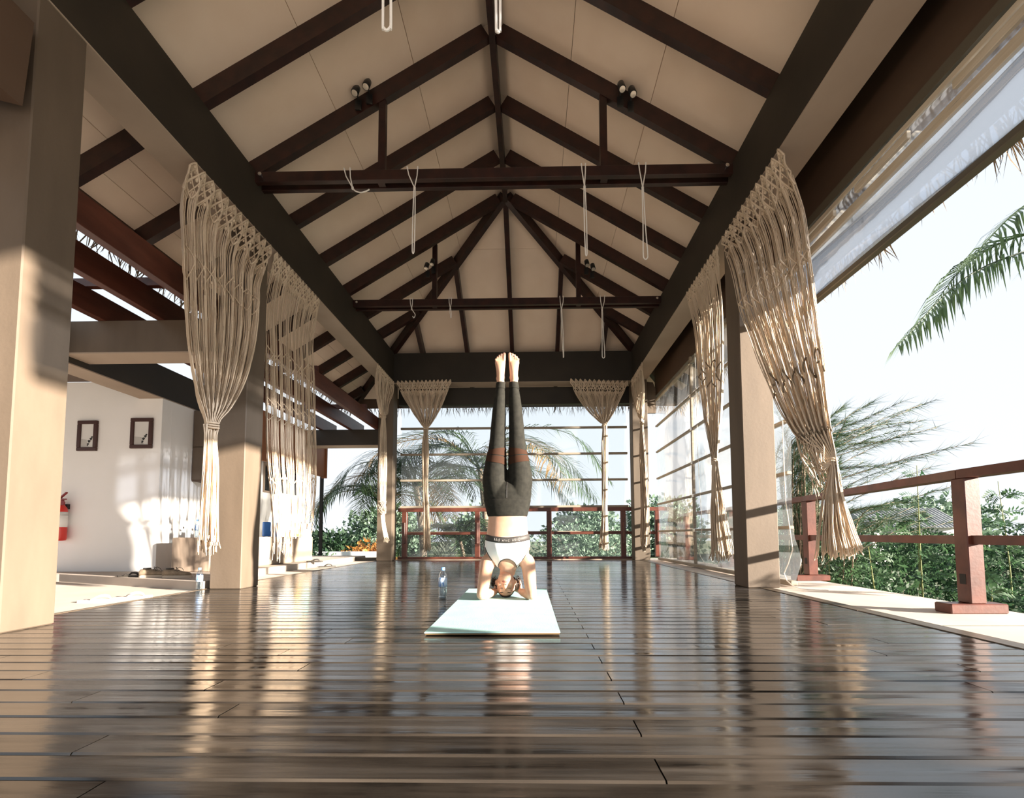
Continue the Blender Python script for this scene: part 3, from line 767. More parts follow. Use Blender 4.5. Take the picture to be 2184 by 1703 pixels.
# railings
rt_ = thing('railing', (2.9, 3.5, 0), 'red brown timber railing along the right terrace with heavy posts', 'railing')
pp = [(2.86, 1.05), (2.835, 3.15), (3.055, 5.30), (3.09, 7.45), (3.1, 9.6)]
line = [(2.80, -1.3)] + pp
for (ax, ay), (bx, by) in zip(line, line[1:]):
    m = MB(); m.bar((ax, ay, .885), (bx, by, .885), .11, .058); m.build('top_rail', 'rail_wood', rt_)
    m = MB(); m.bar((ax, ay, .455), (bx, by, .455), .05, .058); m.build('mid_rail', 'rail_wood', rt_)
for px, py in pp:
    m = MB(); m.cbox(px - .05, px + .05, py - .05, py + .05, .05, .856, .005); po = m.build('post', 'rail_wood', rt_)
    m = MB(); m.cbox(px - .19, px + .17, py - .065, py + .065, -.012, .05, .006); m.build('foot', 'rail_wood', po)
    m = MB(); m.box(px - .052, px - .05, py - .022, py + .022, .17, .235); m.build('plate', 'dark_gap', po)
bk = thing('railing', (0, 9.6, 0), 'red brown timber railing across the far end behind the woman', 'railing')
m = MB(); m.bar((-2.72, 9.62, 1.01), (2.66, 9.62, 1.01), .10, .075, (0, 0, 1)); m.build('top_rail', 'rail_wood', bk)
bp_ = [-2.585, -1.105, .345, 1.835, 2.52]
for a, b in zip([-2.72] + bp_, bp_ + [2.66]):
    if b - a > .2: m = MB(); m.cbox(a + .05, b - .05, 9.60, 9.65, .505, .56, .004); m.build('mid_rail', 'rail_wood', bk)
for x in bp_:
    m = MB(); m.cbox(x - .05, x + .05, 9.57, 9.66, .05, .972, .005); po = m.build('post', 'rail_wood', bk)
    m = MB(); m.cbox(x - .022, x + .022, 9.545, 9.57, .32, .76, .01); m.build('cleat', 'rail_wood', po)
m = MB(); m.cbox(-2.72, 2.2, 9.585, 9.655, .012, .06, .004); m.build('bottom_rail', 'rail_wood', bk)

# yoga mat
mat('mat_teal', (0.37, 0.63, 0.61), 0.75, (0.42, 0.68, 0.66), (8, 8, 8), 3, bump=0.5, bscale=(140, 140, 140), dist=.002)
mat('mat_edge', (0.16, 0.10, 0.045), 0.8)
t = thing('yoga_mat', (-.21, 3.35, 0), 'pale mint yoga mat with a brown underside lying on the deck', 'mat')
def mat_sheet(z0, z1, ins=0.0):
    m = MB(); P = []
    n = 24
    for i in range(n + 1):
        u = i / n; y = lerp(2.385 + ins, 4.32 - ins, u)
        xl = lerp(-.538, -.572, u) + ins; xr = lerp(.137, .125, u) - ins
        lift = .004 * max(0, 1 - u * 9)
        P += [(xl, y, z0 + lift * .5), (xr, y, z0 + lift), (xr, y, z1 + lift), (xl, y, z1 + lift * .5)]
    m.add(P, [(0, 1, 2, 3), (4 * n + 3, 4 * n + 2, 4 * n + 1, 4 * n)] + [(i * 4 + j, (i + 1) * 4 + j, (i + 1) * 4 + (j + 1) % 4, i * 4 + (j + 1) % 4) for i in range(n) for j in range(4)])
    return m
mat_sheet(.003, .011, .003).build('underside', 'mat_edge', t, fix=True)
mat_sheet(.0112, .016).build('top_layer', 'mat_teal', t, fix=True)

# ---- ropes hanging from the tie beams
def rope(y, x0, x1, xk, zk, zend, label, xe=None, extra=None, loop=.02, ztop=4.14):
    """a loop thrown over the tie beam, closed by a knot at zk, its tail loop down to zend"""
    t = thing('hanging_rope', (xk, y, zend), label, 'rope', 'white ropes looped over the tie beams')
    yf, yb = y - .097, y + .097
    m = MB()
    m.tube([(x0, yb, 4.06), (x0, yb, ztop + .006), (x0, yf, ztop + .008), (lerp(x0, xk, .25), yf - .004, 4.06), (xk, yf - .012, zk)], .0058, 6)
    m.tube([(x1, yb, 4.06), (x1, yb, ztop + .006), (x1, yf, ztop + .008), (lerp(x1, xk, .2), yf - .004, 4.05), (xk, yf - .012, zk)], .0058, 6)
    m.build('sling', 'rope', t)
    m = MB(); m.ball((xk, yf - .012, zk), (.013, .013, .019), 8, 6); m.build('knot', 'rope', t, True)
    m = MB()
    if extra: m.tube(spline(extra, 14), .0065, 6)
    elif zend < zk - .05:
        xe = xk if xe is None else xe; p = yf - .012
        m.tube(spline([(xk - .006, p, zk), (lerp(xk, xe, .5) - .011, p, lerp(zk, zend, .5)), (xe - loop * .7, p, zend + .06), (xe - loop * .5, p, zend + .012), (xe, p, zend), (xe + loop * .5, p, zend + .012), (xe + loop * .7, p, zend + .06), (lerp(xk, xe, .5) + .011, p, lerp(zk, zend, .5)), (xk + .006, p, zk)], 30), .0058, 6)
    m.build('tail', 'rope', t)
rope(4.565, -1.85, -1.79, -1.755, 3.93, 3.85, 'short white rope flicked sideways on the near tie beam, left end', extra=[(-1.755, 4.455, 3.93), (-1.72, 4.44, 3.885), (-1.66, 4.43, 3.862), (-1.60, 4.42, 3.87), (-1.575, 4.42, 3.885)])
rope(4.565, -1.22, -1.113, -1.14, 3.92, 3.25, 'long white rope loop left of the centre on the near tie beam', -1.147, loop=.014)
rope(4.565, .505, .545, .532, 3.90, 3.20, 'long white rope loop right of the centre on the near tie beam', .54, loop=.012)
rope(4.565, 1.066, 1.138, 1.098, 3.88, 3.155, 'long white rope with an open loop, right end of the near tie beam', 1.112, loop=.03)
rope(7.165, -1.86, -1.82, -1.83, 3.97, 3.83, 'short curled white rope, left end of the far tie beam', extra=[(-1.83, 7.05, 3.97), (-1.80, 7.04, 3.92), (-1.77, 7.04, 3.87), (-1.79, 7.04, 3.82), (-1.81, 7.04, 3.85)])
rope(7.165, -1.26, -1.22, -1.235, 3.97, 3.82, 'short frayed white rope knotted left of centre on the far tie beam', -1.225, loop=.01)
rope(7.165, .445, .50, .465, 3.92, 3.18, 'long straight white rope right of centre on the far tie beam', .49, loop=.006)
rope(7.165, 1.06, 1.13, 1.085, 3.92, 3.165, 'long white rope with an open loop, right end of the far tie beam', 1.095, loop=.028)
rope(1.93, -.72, -.56, -.60, 3.8, 2.58, 'white rope loop hanging at the top edge, left one', -.588, loop=.024)
rope(1.93, -.18, -.10, -.13, 3.8, 2.56, 'white rope loop hanging at the top edge beside the ridge', -.128, loop=.012)
m = None
# ================================================================== MACRAME CURTAINS
CUR = {
    'A': [((-2.740, 3.620, 3.560), (-2.740, 4.830, 3.560)), ((-2.821, 3.620, 3.238), (-2.685, 4.500, 3.017)), ((-2.863, 3.720, 2.829), (-2.648, 4.420, 2.738)), ((-2.887, 3.820, 2.280), (-2.656, 4.400, 2.357)), ((-2.915, 3.950, 1.926), (-2.719, 4.360, 1.955)), ((-2.932, 4.080, 1.676), (-2.825, 4.330, 1.701)), ((-2.936, 4.180, 1.498), (-2.895, 4.260, 1.507)), ((-2.948, 4.200, 1.108), (-2.869, 4.250, 1.093)), ((-2.957, 4.200, 0.685), (-2.851, 4.240, 0.665)), ((-2.960, 4.200, 0.434), (-2.838, 4.240, 0.412))],
    'B': [((-2.740, 4.870, 3.560), (-2.740, 5.950, 3.560)), ((-2.838, 4.870, 3.016), (-2.832, 5.950, 3.065)), ((-2.815, 4.870, 2.402), (-2.807, 5.950, 2.507)), ((-2.788, 4.870, 1.697), (-2.772, 5.950, 1.775)), ((-2.760, 4.870, 1.250), (-2.756, 5.950, 1.352)), ((-2.734, 4.900, 0.958), (-2.737, 5.900, 1.019)), ((-2.716, 4.920, 0.664), (-2.740, 5.850, 0.635)), ((-2.709, 4.930, 0.395), (-2.735, 5.800, 0.461))],
    'C': [((1.975, 4.800, 3.560), (1.975, 3.600, 3.560)), ((1.917, 4.400, 3.032), (2.150, 3.620, 3.109)), ((1.938, 4.300, 2.593), (2.206, 3.640, 2.699)), ((1.989, 4.180, 2.188), (2.260, 3.680, 2.302)), ((2.066, 4.080, 1.772), (2.318, 3.720, 1.901)), ((2.133, 4.000, 1.484), (2.370, 3.780, 1.579)), ((2.204, 3.930, 1.289), (2.407, 3.820, 1.341)), ((2.391, 3.850, 1.080), (2.439, 3.820, 1.075)), ((2.358, 3.840, 0.795), (2.455, 3.800, 0.809)), ((2.328, 3.840, 0.532), (2.503, 3.780, 0.549)), ((2.315, 3.840, 0.327), (2.556, 3.760, 0.348))],
    'D': [((1.975, 5.920, 3.560), (1.975, 4.860, 3.560)), ((2.023, 5.750, 3.098), (2.051, 4.950, 2.989)), ((2.001, 5.600, 2.512), (2.063, 5.000, 2.395)), ((1.971, 5.400, 2.000), (2.053, 5.050, 1.901)), ((1.958, 5.250, 1.588), (2.026, 5.100, 1.531)), ((1.958, 5.150, 1.285), (2.002, 5.120, 1.280)), ((1.945, 5.150, 1.004), (2.015, 5.100, 0.998)), ((1.929, 5.150, 0.649), (2.054, 5.100, 0.647)), ((1.923, 5.150, 0.247), (2.104, 5.080, 0.275))],
    'E': [((-2.707, 9.262, 3.577), (-1.569, 9.262, 3.594)), ((-2.516, 9.262, 3.207), (-1.715, 9.262, 3.199)), ((-2.345, 9.262, 2.923), (-1.843, 9.262, 2.918)), ((-2.185, 9.262, 2.687), (-1.990, 9.262, 2.685)), ((-2.128, 9.262, 2.584), (-2.054, 9.262, 2.583)), ((-2.152, 9.262, 2.174), (-2.032, 9.262, 2.173)), ((-2.137, 9.262, 1.526), (-2.045, 9.262, 1.526)), ((-2.113, 9.262, 0.884), (-2.012, 9.262, 0.884)), ((-2.107, 9.262, 0.229), (-1.979, 9.262, 0.229))],
    'F': [((0.739, 9.262, 3.588), (1.944, 9.262, 3.528)), ((0.937, 9.262, 3.173), (1.763, 9.262, 3.165)), ((1.145, 9.262, 2.891), (1.621, 9.262, 2.886)), ((1.344, 9.262, 2.703), (1.499, 9.262, 2.701)), ((1.397, 9.262, 2.628), (1.480, 9.262, 2.627)), ((1.372, 9.262, 2.147), (1.500, 9.262, 2.146)), ((1.371, 9.262, 1.413), (1.470, 9.262, 1.412)), ((1.352, 9.262, 0.776), (1.469, 9.262, 0.776)), ((1.291, 9.262, 0.253), (1.479, 9.262, 0.234))],
    'G': [((-2.735, 8.220, 3.560), (-2.735, 9.260, 3.550)), ((-2.789, 8.300, 3.288), (-2.778, 9.262, 3.304)), ((-2.816, 8.500, 3.005), (-2.801, 9.100, 3.087)), ((-2.816, 8.700, 2.797), (-2.804, 9.000, 2.838)), ((-2.821, 8.800, 2.751), (-2.808, 8.900, 2.776)), ((-2.842, 8.800, 2.375), (-2.785, 8.900, 2.395)), ((-2.851, 8.800, 1.752), (-2.767, 8.900, 1.765)), ((-2.825, 8.800, 1.222), (-2.777, 8.900, 1.230)), ((-2.801, 8.800, 0.784), (-2.782, 8.880, 0.786)), ((-2.735, 8.800, 0.417), (-2.698, 8.880, 0.416))],
    'H': [((1.975, 9.260, 3.550), (1.975, 8.300, 3.560)), ((2.012, 9.262, 3.256), (2.012, 8.350, 3.169)), ((2.030, 9.100, 2.949), (2.033, 8.500, 2.872)), ((2.044, 8.900, 2.714), (2.059, 8.700, 2.681)), ((2.048, 8.850, 2.612), (2.071, 8.800, 2.600)), ((2.020, 8.850, 2.079), (2.092, 8.750, 2.060)), ((2.024, 8.850, 1.374), (2.130, 8.750, 1.363)), ((2.022, 8.850, 0.849), (2.136, 8.750, 0.845)), ((2.005, 8.850, 0.415), (2.101, 8.750, 0.373)), ((2.036, 8.850, 0.225), (2.076, 8.800, 0.226))],
}
def cat1(tab, t):
    n = len(tab) - 1; t = max(0.0, min(n - 1e-6, t)); k = int(t); t -= k
    a = tab[max(k - 1, 0)]; b = tab[k]; c = tab[k + 1]; d = tab[min(k + 2, n)]
    return 0.5 * ((2 * b) + (c - a) * t + (2 * a - 5 * b + 4 * c - d) * t * t + (3 * b - a - 3 * c + d) * t ** 3)
class Cloth:
    def __init__(s, rows, folds, amp, knot, gather=0.35):
        s.L = [V(r[0]) for r in rows]; s.R = [V(r[1]) for r in rows]; s.n = len(rows) - 1
        s.folds = folds; s.amp = amp; s.knot = knot; s.g = gather
    def at(s, u, t):
        L = cat1(s.L, t); Rr = cat1(s.R, t); d = Rr - L; w = d.length
        nrm = V((d.y, -d.x, 0)); nrm = nrm.normalized() if nrm.length > 1e-6 else V((1, 0, 0))
        up = min(1, t / .8)
        if s.knot and t > s.knot: up *= .35
        ph = 2 * pi * s.folds * u + 1.0
        u2 = u - s.g * up * sin(ph) / (2 * pi * s.folds)
        a = s.amp * up
        return L + d * u2 + nrm * a * sin(ph + 1.4) * min(1.0, w / .35 + .35)
def curtain(name, rows, label, n, r, teeth, folds, amp, knot=None, bands=(), hdr=.55, tail_len=.06, sub=4, dark=None, group='macrame curtains', gather=.35, hdr_r=.007, ragged=0.0):
    c = Cloth(rows, folds, amp, knot, gather); rc = random.Random(len(label))
    base = (V(rows[-1][0]) + V(rows[-1][1])) / 2
    t_ = thing('macrame_curtain', tuple(base), label, 'curtain', group)
    tk = knot if knot else c.n
    def strand(u, ta, tb, cut, rr):
        k = max(4, int((tb - ta) * sub)); P = []
        ju = rc.gauss(0, .004); ph = rc.uniform(0, 6.28); wob = rc.uniform(.001, .004)
        for i in range(k + 1):
            t = lerp(ta, tb, i / k); uu = u + ju
            if ta == 0 and t < hdr * .5:
                q = (math.floor(u * teeth) + .5) / teeth; f = t / (hdr * .5); uu = lerp(q, uu, .15 + .85 * f)
            p = c.at(uu, t) + V((sin(ph + t * 5), cos(ph * 1.7 + t * 4), 0)) * wob
            P.append(p)
        if cut: P[-1] = P[-1] + V((rc.gauss(0, .008), rc.gauss(0, .008), rc.uniform(-tail_len, tail_len)))
        return P
    m = MB()
    for i in range(n):
        u = (i + .5) / n
        P = strand(u, hdr * .80, tk, not knot, r)
        if ragged and u > .5: P = P[:max(4, int(len(P) * (1 - ragged * rc.random() ** 2 * (u - .4))))]
        m.tube(P, r, 3, cap=False)
    tag(m.build('strands', 'macrame', t_, True), kind='stuff')
    def lattice(ta, tb, nt, rows_, rr, nm, mt='macrame'):
        m = MB(); st = 6 * rows_
        for s in (-1, 1):
            for k in range(-rows_, nt + rows_):
                P = []
                for i in range(st + 1):
                    f = i / st; u = (k + .5 + s * (f * rows_ * .5)) / nt
                    if -.001 <= u <= 1.001: P.append(c.at(u, lerp(ta, tb, f)) + V((0, -.006, 0)))
                    elif len(P) > 1: break
                    else: P = []
                if len(P) > 1: m.tube(P, rr, 4)
        for k in range(nt):
            for j in range(rows_):
                f = (j + .5) / rows_; u = (k + (.0 if j % 2 else .5) + .5 * 0) / nt
                if 0 < u < 1: m.ball(c.at(u, lerp(ta, tb, f)) + V((0, -.004, 0)), (rr * 1.7, rr * 1.7, rr * 2.2), 5, 4)
        tag(m.build(nm, mt, t_, True), kind='stuff')
    lattice(0, hdr, teeth, 3, hdr_r, 'knotted_header')
    lattice(hdr * .15, hdr * .92, teeth * 2, 4, hdr_r * .62, 'fine_knots')
    m = MB()
    for k in range(teeth):
        a = c.at((k + .5) / teeth, 0)
        for j in range(-5, 6):
            b = c.at(min(1, max(0, (k + .5 + j * .09) / teeth)), hdr * .36)
            m.tube([a + V((0, 0, .01)), lerp(a, b, .6), b], .004, 3)
        for j in range(5):
            u = (k + .1 + j * .2) / teeth
            m.tube([c.at(u, hdr * .80), c.at(u, hdr * 1.05)], .004, 3)
    tag(m.build('pointed_edge', 'macrame', t_, True), kind='stuff')
    for b in bands: lattice(b[0], b[1], b[2], b[3], b[4], 'knotted_band', b[5] if len(b) > 5 else 'macrame')
    if knot:
        p = c.at(.5, knot); w = (c.at(1, knot) - c.at(0, knot)).length / 2 + r
        m = MB()
        for dz in (-.022, 0, .022):
            m.tube([p + V((cos(a) * (w + .004), sin(a) * (w * .7 + .008), dz + .004 * sin(2 * a))) for a in [2 * pi * i / 14 for i in range(14)]], .009, 6, closed=True)
        m.ball(p + V((-w, -.01, -.01)), (.014, .014, .018), 8, 6)
        m.build('tie', 'macrame', t_, True)
        m = MB(); nt_ = max(40, int(n * .35))
        for i in range(nt_):
            u = (i + .5) / nt_; P = strand(u, knot - .02, c.n, True, r); dd = rc.gauss(0, .5)
            L = cat1(c.L, 0)
            m_ = len(P)
            for q in range(m_):
                w2 = (c.at(1, lerp(knot, c.n, q / (m_ - 1))) - c.at(0, lerp(knot, c.n, q / (m_ - 1)))).length
                P[q] = P[q] + V((0, dd * w2 * .45, 0)) + V((0, 0, 0))
            m.tube(P, r * 1.5, 3, cap=True)
        tag(m.build('tassel', 'macrame', t_, True), kind='stuff')
    return c, t_
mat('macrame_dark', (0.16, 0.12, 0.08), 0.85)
curtain('A', CUR['A'], 'cream macrame curtain gathered in a knot in front of the left column', 280, .0038, 12, 8, .035, 6, ((1.75, 2.35, 9, 2, .006),), hdr=.85, hdr_r=.0085, tail_len=.10)
curtain('B', CUR['B'], 'cream macrame curtain hanging loose with a long shaggy fringe behind the left column', 150, .0037, 13, 7, .025, None, ((1.75, 2.1, 9, 2, .006), (2.6, 2.95, 7, 2, .006), (4.35, 4.7, 10, 1, .006)), hdr=.5, hdr_r=.008, tail_len=.20, ragged=.62, gather=.3)
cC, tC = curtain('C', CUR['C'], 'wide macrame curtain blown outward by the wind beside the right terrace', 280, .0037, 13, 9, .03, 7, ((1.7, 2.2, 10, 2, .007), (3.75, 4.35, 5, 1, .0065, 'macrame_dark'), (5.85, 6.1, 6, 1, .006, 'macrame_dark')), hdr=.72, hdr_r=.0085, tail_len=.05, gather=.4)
m = MB(); rl = random.Random(9)
for i in range(46):
    u = rl.uniform(.0, .55); a = cC.at(u, 5.9 + rl.uniform(-.2, .2)); b = cC.at(.3, 7.0); k = rl.random()
    if k < .55: P = [a, a + V((.05 + .08 * k, -.02, -.12)), lerp(a, b, .6) + V((-.02, -.02, -.10 - .08 * rl.random())), b + V((0, -.01, -.01))]
    else: P = [a, a + V((.03, 0, -.16)), a + V((.07 + .06 * rl.random(), -.01, -.30)), a + V((.12 + .10 * rl.random(), -.01, -.42 - .16 * rl.random()))]
    m.tube(spline(P, 8), .004, 3)
tag(m.build('loose_strands', 'macrame', tC, True), kind='stuff')
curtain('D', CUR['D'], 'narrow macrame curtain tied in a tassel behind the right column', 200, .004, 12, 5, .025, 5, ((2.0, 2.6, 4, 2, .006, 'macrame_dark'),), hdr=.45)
curtain('E', CUR['E'], 'triangular macrame curtain gathered to one tail at the left of the far beam', 200, .0042, 14, 7, .025, 4, ((2.6, 3.3, 5, 1, .006),), hdr=.75, hdr_r=.0105)
curtain('F', CUR['F'], 'triangular macrame curtain gathered to one tail at the right of the far beam', 200, .0042, 13, 7, .025, 4, (), hdr=.8, hdr_r=.0105)
cG, tG = curtain('G', CUR['G'], 'narrow macrame curtain with a bundled knot ball hung by the far left column', 140, .0045, 12, 5, .03, 4, (), hdr=.5)
m = MB(); rl = random.Random(4); b0 = V((-2.80, 8.80, 1.02))
for i in range(16):
    a0 = rl.uniform(0, 6.28); rr = rl.uniform(.05, .085); tl = rl.uniform(-.8, .8)
    m.tube([b0 + V((cos(a) * rr, sin(a) * rr * .6 * cos(tl), sin(a + a0) * rr * 1.6)) for a in [2 * pi * j / 12 for j in range(12)]], .007, 4, closed=True)
tag(m.build('knot_ball', 'macrame', tG, True), kind='stuff')
curtain('H', CUR['H'], 'narrow macrame curtain tied low and hung by the far right column', 140, .0045, 11, 5, .03, 4, (), hdr=.5)
# ================================================================== THE WOMAN IN A HEADSTAND
mat('skin', (0.50, 0.280, 0.185), 0.5, (0.57, 0.335, 0.23), (14, 14, 14), 4, sss=.05, bump=.03, bscale=(160, 160, 160))
mat('lip', (0.42, 0.16, 0.12), 0.4)
mat('hair', (0.018, 0.010, 0.006), 0.4, (0.045, 0.024, 0.014), (60, 60, 14), 3)
mat('legging', (0.017, 0.0165, 0.014), 0.8, (0.024, 0.023, 0.019), (30, 30, 30), 3, bump=.25, bscale=(26, 26, 60), dist=.006, spec=.08)
mat('sheer', (0.038, 0.018, 0.011), 0.8, spec=.08)
mat('bra_white', (0.80, 0.79, 0.78), 0.7)
mat('bra_dark', (0.035, 0.030, 0.028), 0.6)
mat('band_print', (0.35, 0.33, 0.31), 0.6)
mat('toenail', (0.70, 0.42, 0.34), 0.25)
CX = -0.191
TORSO = [(.925, .045, .040, 3.705), (.908, .110, .070, 3.705), (.88, .160, .094, 3.706), (.84, .186, .110, 3.708), (.785, .180, .106, 3.705), (.70, .163, .094, 3.695), (.645, .148, .088, 3.690), (.56, .154, .090, 3.688),
         (.49, .163, .098, 3.690), (.437, .170, .102, 3.692), (.396, .170, .102, 3.695), (.34, .160, .092, 3.700), (.295, .135, .074, 3.705), (.255, .085, .058, 3.71), (.235, .06, .05, 3.715)]
LEG = [(.79, .080, .088, .092, 3.706), (.84, .088, .094, .104, 3.706), (.90, .097, .096, .106, 3.705), (.925, .0985, .094, .104, 3.705), (.981, .098, .091, .100, 3.705), (1.065, .0915, .080, .090, 3.70), (1.15, .082, .068, .078, 3.695), (1.20, .0785, .063, .071, 3.692), (1.263, .0755, .059, .066, 3.70), (1.348, .072, .056, .064, 3.708),
       (1.462, .066, .0515, .058, 3.712), (1.577, .060, .043, .047, 3.712), (1.648, .055, .0355, .039, 3.712), (1.713, .0505, .031, .036, 3.715)]
def tz(tab, z):
    a = sorted(tab); return key(a, z)
def torso_rings(off=0.0, z0=-1, z1=9):
    return [((CX, cy, z), hw + off, d + off, (1, 0, 0), (0, 1, 0)) for z, hw, d, cy in TORSO if z0 <= z <= z1]
def leg_rings(s, off=0.0, z1=9, n=26, z0=0):
    """sampled smoothly; s = -1 for the image-left leg"""
    out = []; za, zb = max(LEG[0][0], z0), min(LEG[-1][0], z1)
    P = [V((z, c, hw)) for z, c, hw, d, cy in LEG]
    for i in range(n + 1):
        z = lerp(za, zb, i / n); c, hw, d, cy = key(LEG, z)
        out.append(((CX + s * c, cy, z), hw + off, d + off, (1, 0, 0), (0, 1, 0)))
    return out
def chain(m, pts, n=14, steps=14):
    """limb through (x, y, z, r) joints, smooth and tapering"""
    S_ = spline([p[:3] for p in pts], steps); rr = [p[3] for p in pts]; k = len(pts) - 1
    r = []
    for i in range(steps + 1):
        t = i / steps * k; j = min(int(t), k - 1); f = t - j; f = f * f * (3 - 2 * f); r.append(lerp(rr[j], rr[j + 1], f))
    m.tube(S_, r, n)
    m.ball(S_[0], r[0], n, 8); m.ball(S_[-1], r[-1], n, 8)
TH = radians(25); HC = V((-.206, 3.725, .128)); HU = V((0, sin(TH), -cos(TH))); HN = V((0, -cos(TH), -sin(TH))); HX = V((1, 0, 0))
def hp(x, u, n): return HC + HX * x + HU * u + HN * n
HEAD = [(-.113, .012, .056, .012), (-.108, .026, .054, .026), (-.095, .038, .044, .042), (-.07, .053, .020, .068), (-.035, .063, .006, .086), (.0, .069, .0, .092), (.035, .072, -.003, .094), (.065, .068, -.006, .088), (.09, .054, -.008, .070), (.106, .034, -.008, .044), (.113, .010, -.008, .014)]
def voxel(o, size, smooth=4, fac=.5):
    md = o.modifiers.new('r', 'REMESH'); md.mode = 'VOXEL'; md.voxel_size = size; md.use_smooth_shade = True
    sm = o.modifiers.new('s', 'SMOOTH'); sm.iterations = smooth; sm.factor = fac
    dg = bpy.context.evaluated_depsgraph_get(); dg.update()
    me = bpy.data.meshes.new_from_object(o.evaluated_get(dg))
    o.modifiers.clear(); old = o.data; o.data = me; bpy.data.meshes.remove(old)
    me.polygons.foreach_set('use_smooth', [True] * len(me.polygons))
    return o
b = MB()
b.loft([((CX, cy, z), hw, d, (1, 0, 0), (0, 1, 0)) for z, hw, d, cy in [(z, *tz(TORSO, z)) for z in [.235 + .0115 * i for i in range(61)]]], 72)
for s in (-1, 1):
    b.loft(leg_rings(s, n=60), 48)
    # ankle, heel, foot with five toes, pointing straight up
    xa = CX + s * .053
    b.loft([((xa, 3.715, 1.70), .031, .036, (1, 0, 0), (0, 1, 0)), ((xa + s * .001, 3.716, 1.735), .031, .041, (1, 0, 0), (0, 1, 0)), ((xa, 3.712, 1.765), .032, .040, (1, 0, 0), (0, 1, 0)), ((xa, 3.704, 1.80), .034, .033, (1, 0, 0), (0, 1, 0)),
            ((xa + s * .001, 3.698, 1.84), .039, .024, (1, 0, 0), (0, 1, 0)), ((xa + s * .002, 3.696, 1.866), .043, .018, (1, 0, 0), (0, 1, 0)), ((xa + s * .002, 3.697, 1.880), .041, .013, (1, 0, 0), (0, 1, 0)), ((xa - s * .004, 3.698, 1.888), .032, .008, (1, 0, 0), (0, 1, 0))], 20)
    b.ball((xa, 3.748, 1.725), (.027, .030, .034), 14, 8)
    b.ball((xa + s * .028, 3.715, 1.745), (.010, .014, .016), 8, 6); b.ball((xa - s * .027, 3.715, 1.752), (.010, .014, .016), 8, 6)
    for i, (dx, zt, r) in enumerate(((-.031, 1.950, .0135), (-.0095, 1.944, .0090), (.0085, 1.933, .0085), (.0245, 1.919, .008), (.038, 1.900, .008))):
        x0 = xa + s * dx
        chain(b, [(x0 * .9 + xa * .1, 3.697, 1.875, r * .95), (x0, 3.689, lerp(1.885, zt, .55), r * .92), (x0, 3.692, zt - r, r)], 10, 8)
    # arm: deltoid, upper arm, elbow on the mat, forearm running back to the hand behind the head
    sx = CX + s * .150
    ex = CX + s * .186
    chain(b, [(CX + s * .105, 3.705, .315, .060), (sx, 3.690, .290, .060), (CX + s * .166, 3.650, .215, .051), (CX + s * .176, 3.590, .120, .045), (ex, 3.548, .058, .037)], 18, 18)
    chain(b, [(ex, 3.546, .054, .034), (CX + s * .160, 3.60, .056, .040), (CX + s * .125, 3.68, .056, .032), (CX + s * .100, 3.745, .058, .024)], 16, 14)
    # hand: palm cupping the back of the head, four curled fingers, thumb on its own side
    b.loft([((CX + s * .100, 3.742, .060), .014, .026, (1, 0, 0), (0, 0, 1)), ((CX + s * .093, 3.775, .068), .013, .034, (.8, .0 , 0), (0, 0, 1)), ((CX + s * .075, 3.812, .075), .012, .038, (.8, 0, 0), (0, 0, 1)), ((CX + s * .062, 3.828, .078), .010, .036, (.7, .3, 0), (0, 0, 1))], 14)
    for i, (dz, L_) in enumerate(((-.027, .9), (-.009, 1.05), (.009, 1.0), (.027, .8))):
        z = .078 + dz + .004 * s
        chain(b, [(CX + s * .066, 3.822, z, .0095), (CX + s * .040, 3.846, z, .009), (CX + s * (.040 - .030 * L_), 3.853, z + .002, .0082), (CX + s * (.040 - .058 * L_), 3.846, z + .004, .007)], 8, 9)
    chain(b, [(CX + s * .100, 3.757, .078, .014), (CX + s * .098, 3.752, .110, .0105), (CX + s * .094, 3.742, .138, .0085)], 10, 8)
# neck and head
b.loft([((CX - .002, 3.705, .275), .058, .056, (1, 0, 0), (0, 1, 0)), ((CX - .006, 3.705, .235), .053, .052, (1, 0, 0), (0, 1, 0)), ((CX - .012, 3.712, .19), .051, .052, (1, 0, 0), (0, 1, 0)), ((CX - .015, 3.722, .14), .048, .05, (1, 0, 0), (0, 1, 0))], 18)
for s in (-1, 1): chain(b, [(CX + s * .07, 3.72, .30, .032), (CX + s * .045, 3.73, .25, .026), (CX + s * .035, 3.735, .20, .022)], 10, 8)
b.loft([(hp(0, u, n), w, d, HX, HN) for u, w, n, d in HEAD], 28)
b.loft([(hp(0, .018, .088), .007, .008, HX, HN), (hp(0, -.005, .096), .0085, .012, HX, HN), (hp(0, -.026, .104), .0135, .016, HX, HN), (hp(0, -.036, .101), .015, .014, HX, HN), (hp(0, -.042, .094), .010, .008, HX, HN)], 12)   # nose
for s in (-1, 1):
    b.ball(hp(s * .013, -.034, .095), .0085, 8, 6)
    b.ball(hp(s * .030, .004, .080), (.015, .012, .011), 10, 8)          # closed lids
    b.ball(hp(s * .030, .026, .084), (.022, .010, .009), 10, 6)          # brow
    b.ball(hp(s * .040, -.030, .066), (.022, .022, .022), 10, 8)         # cheek
    b.loft([(hp(s * .070, .018, .0), .004, .013, HX, HN), (hp(s * .077, .012, -.004), .006, .019, HX, HN), (hp(s * .079, -.006, -.004), .006, .018, HX, HN), (hp(s * .073, -.028, .003), .005, .009, HX, HN)], 10)   # ear
b.ball(hp(0, -.096, .062), (.020, .016, .014), 10, 8)
b.ball(hp(0, -.062, .082), (.026, .014, .014), 10, 8)
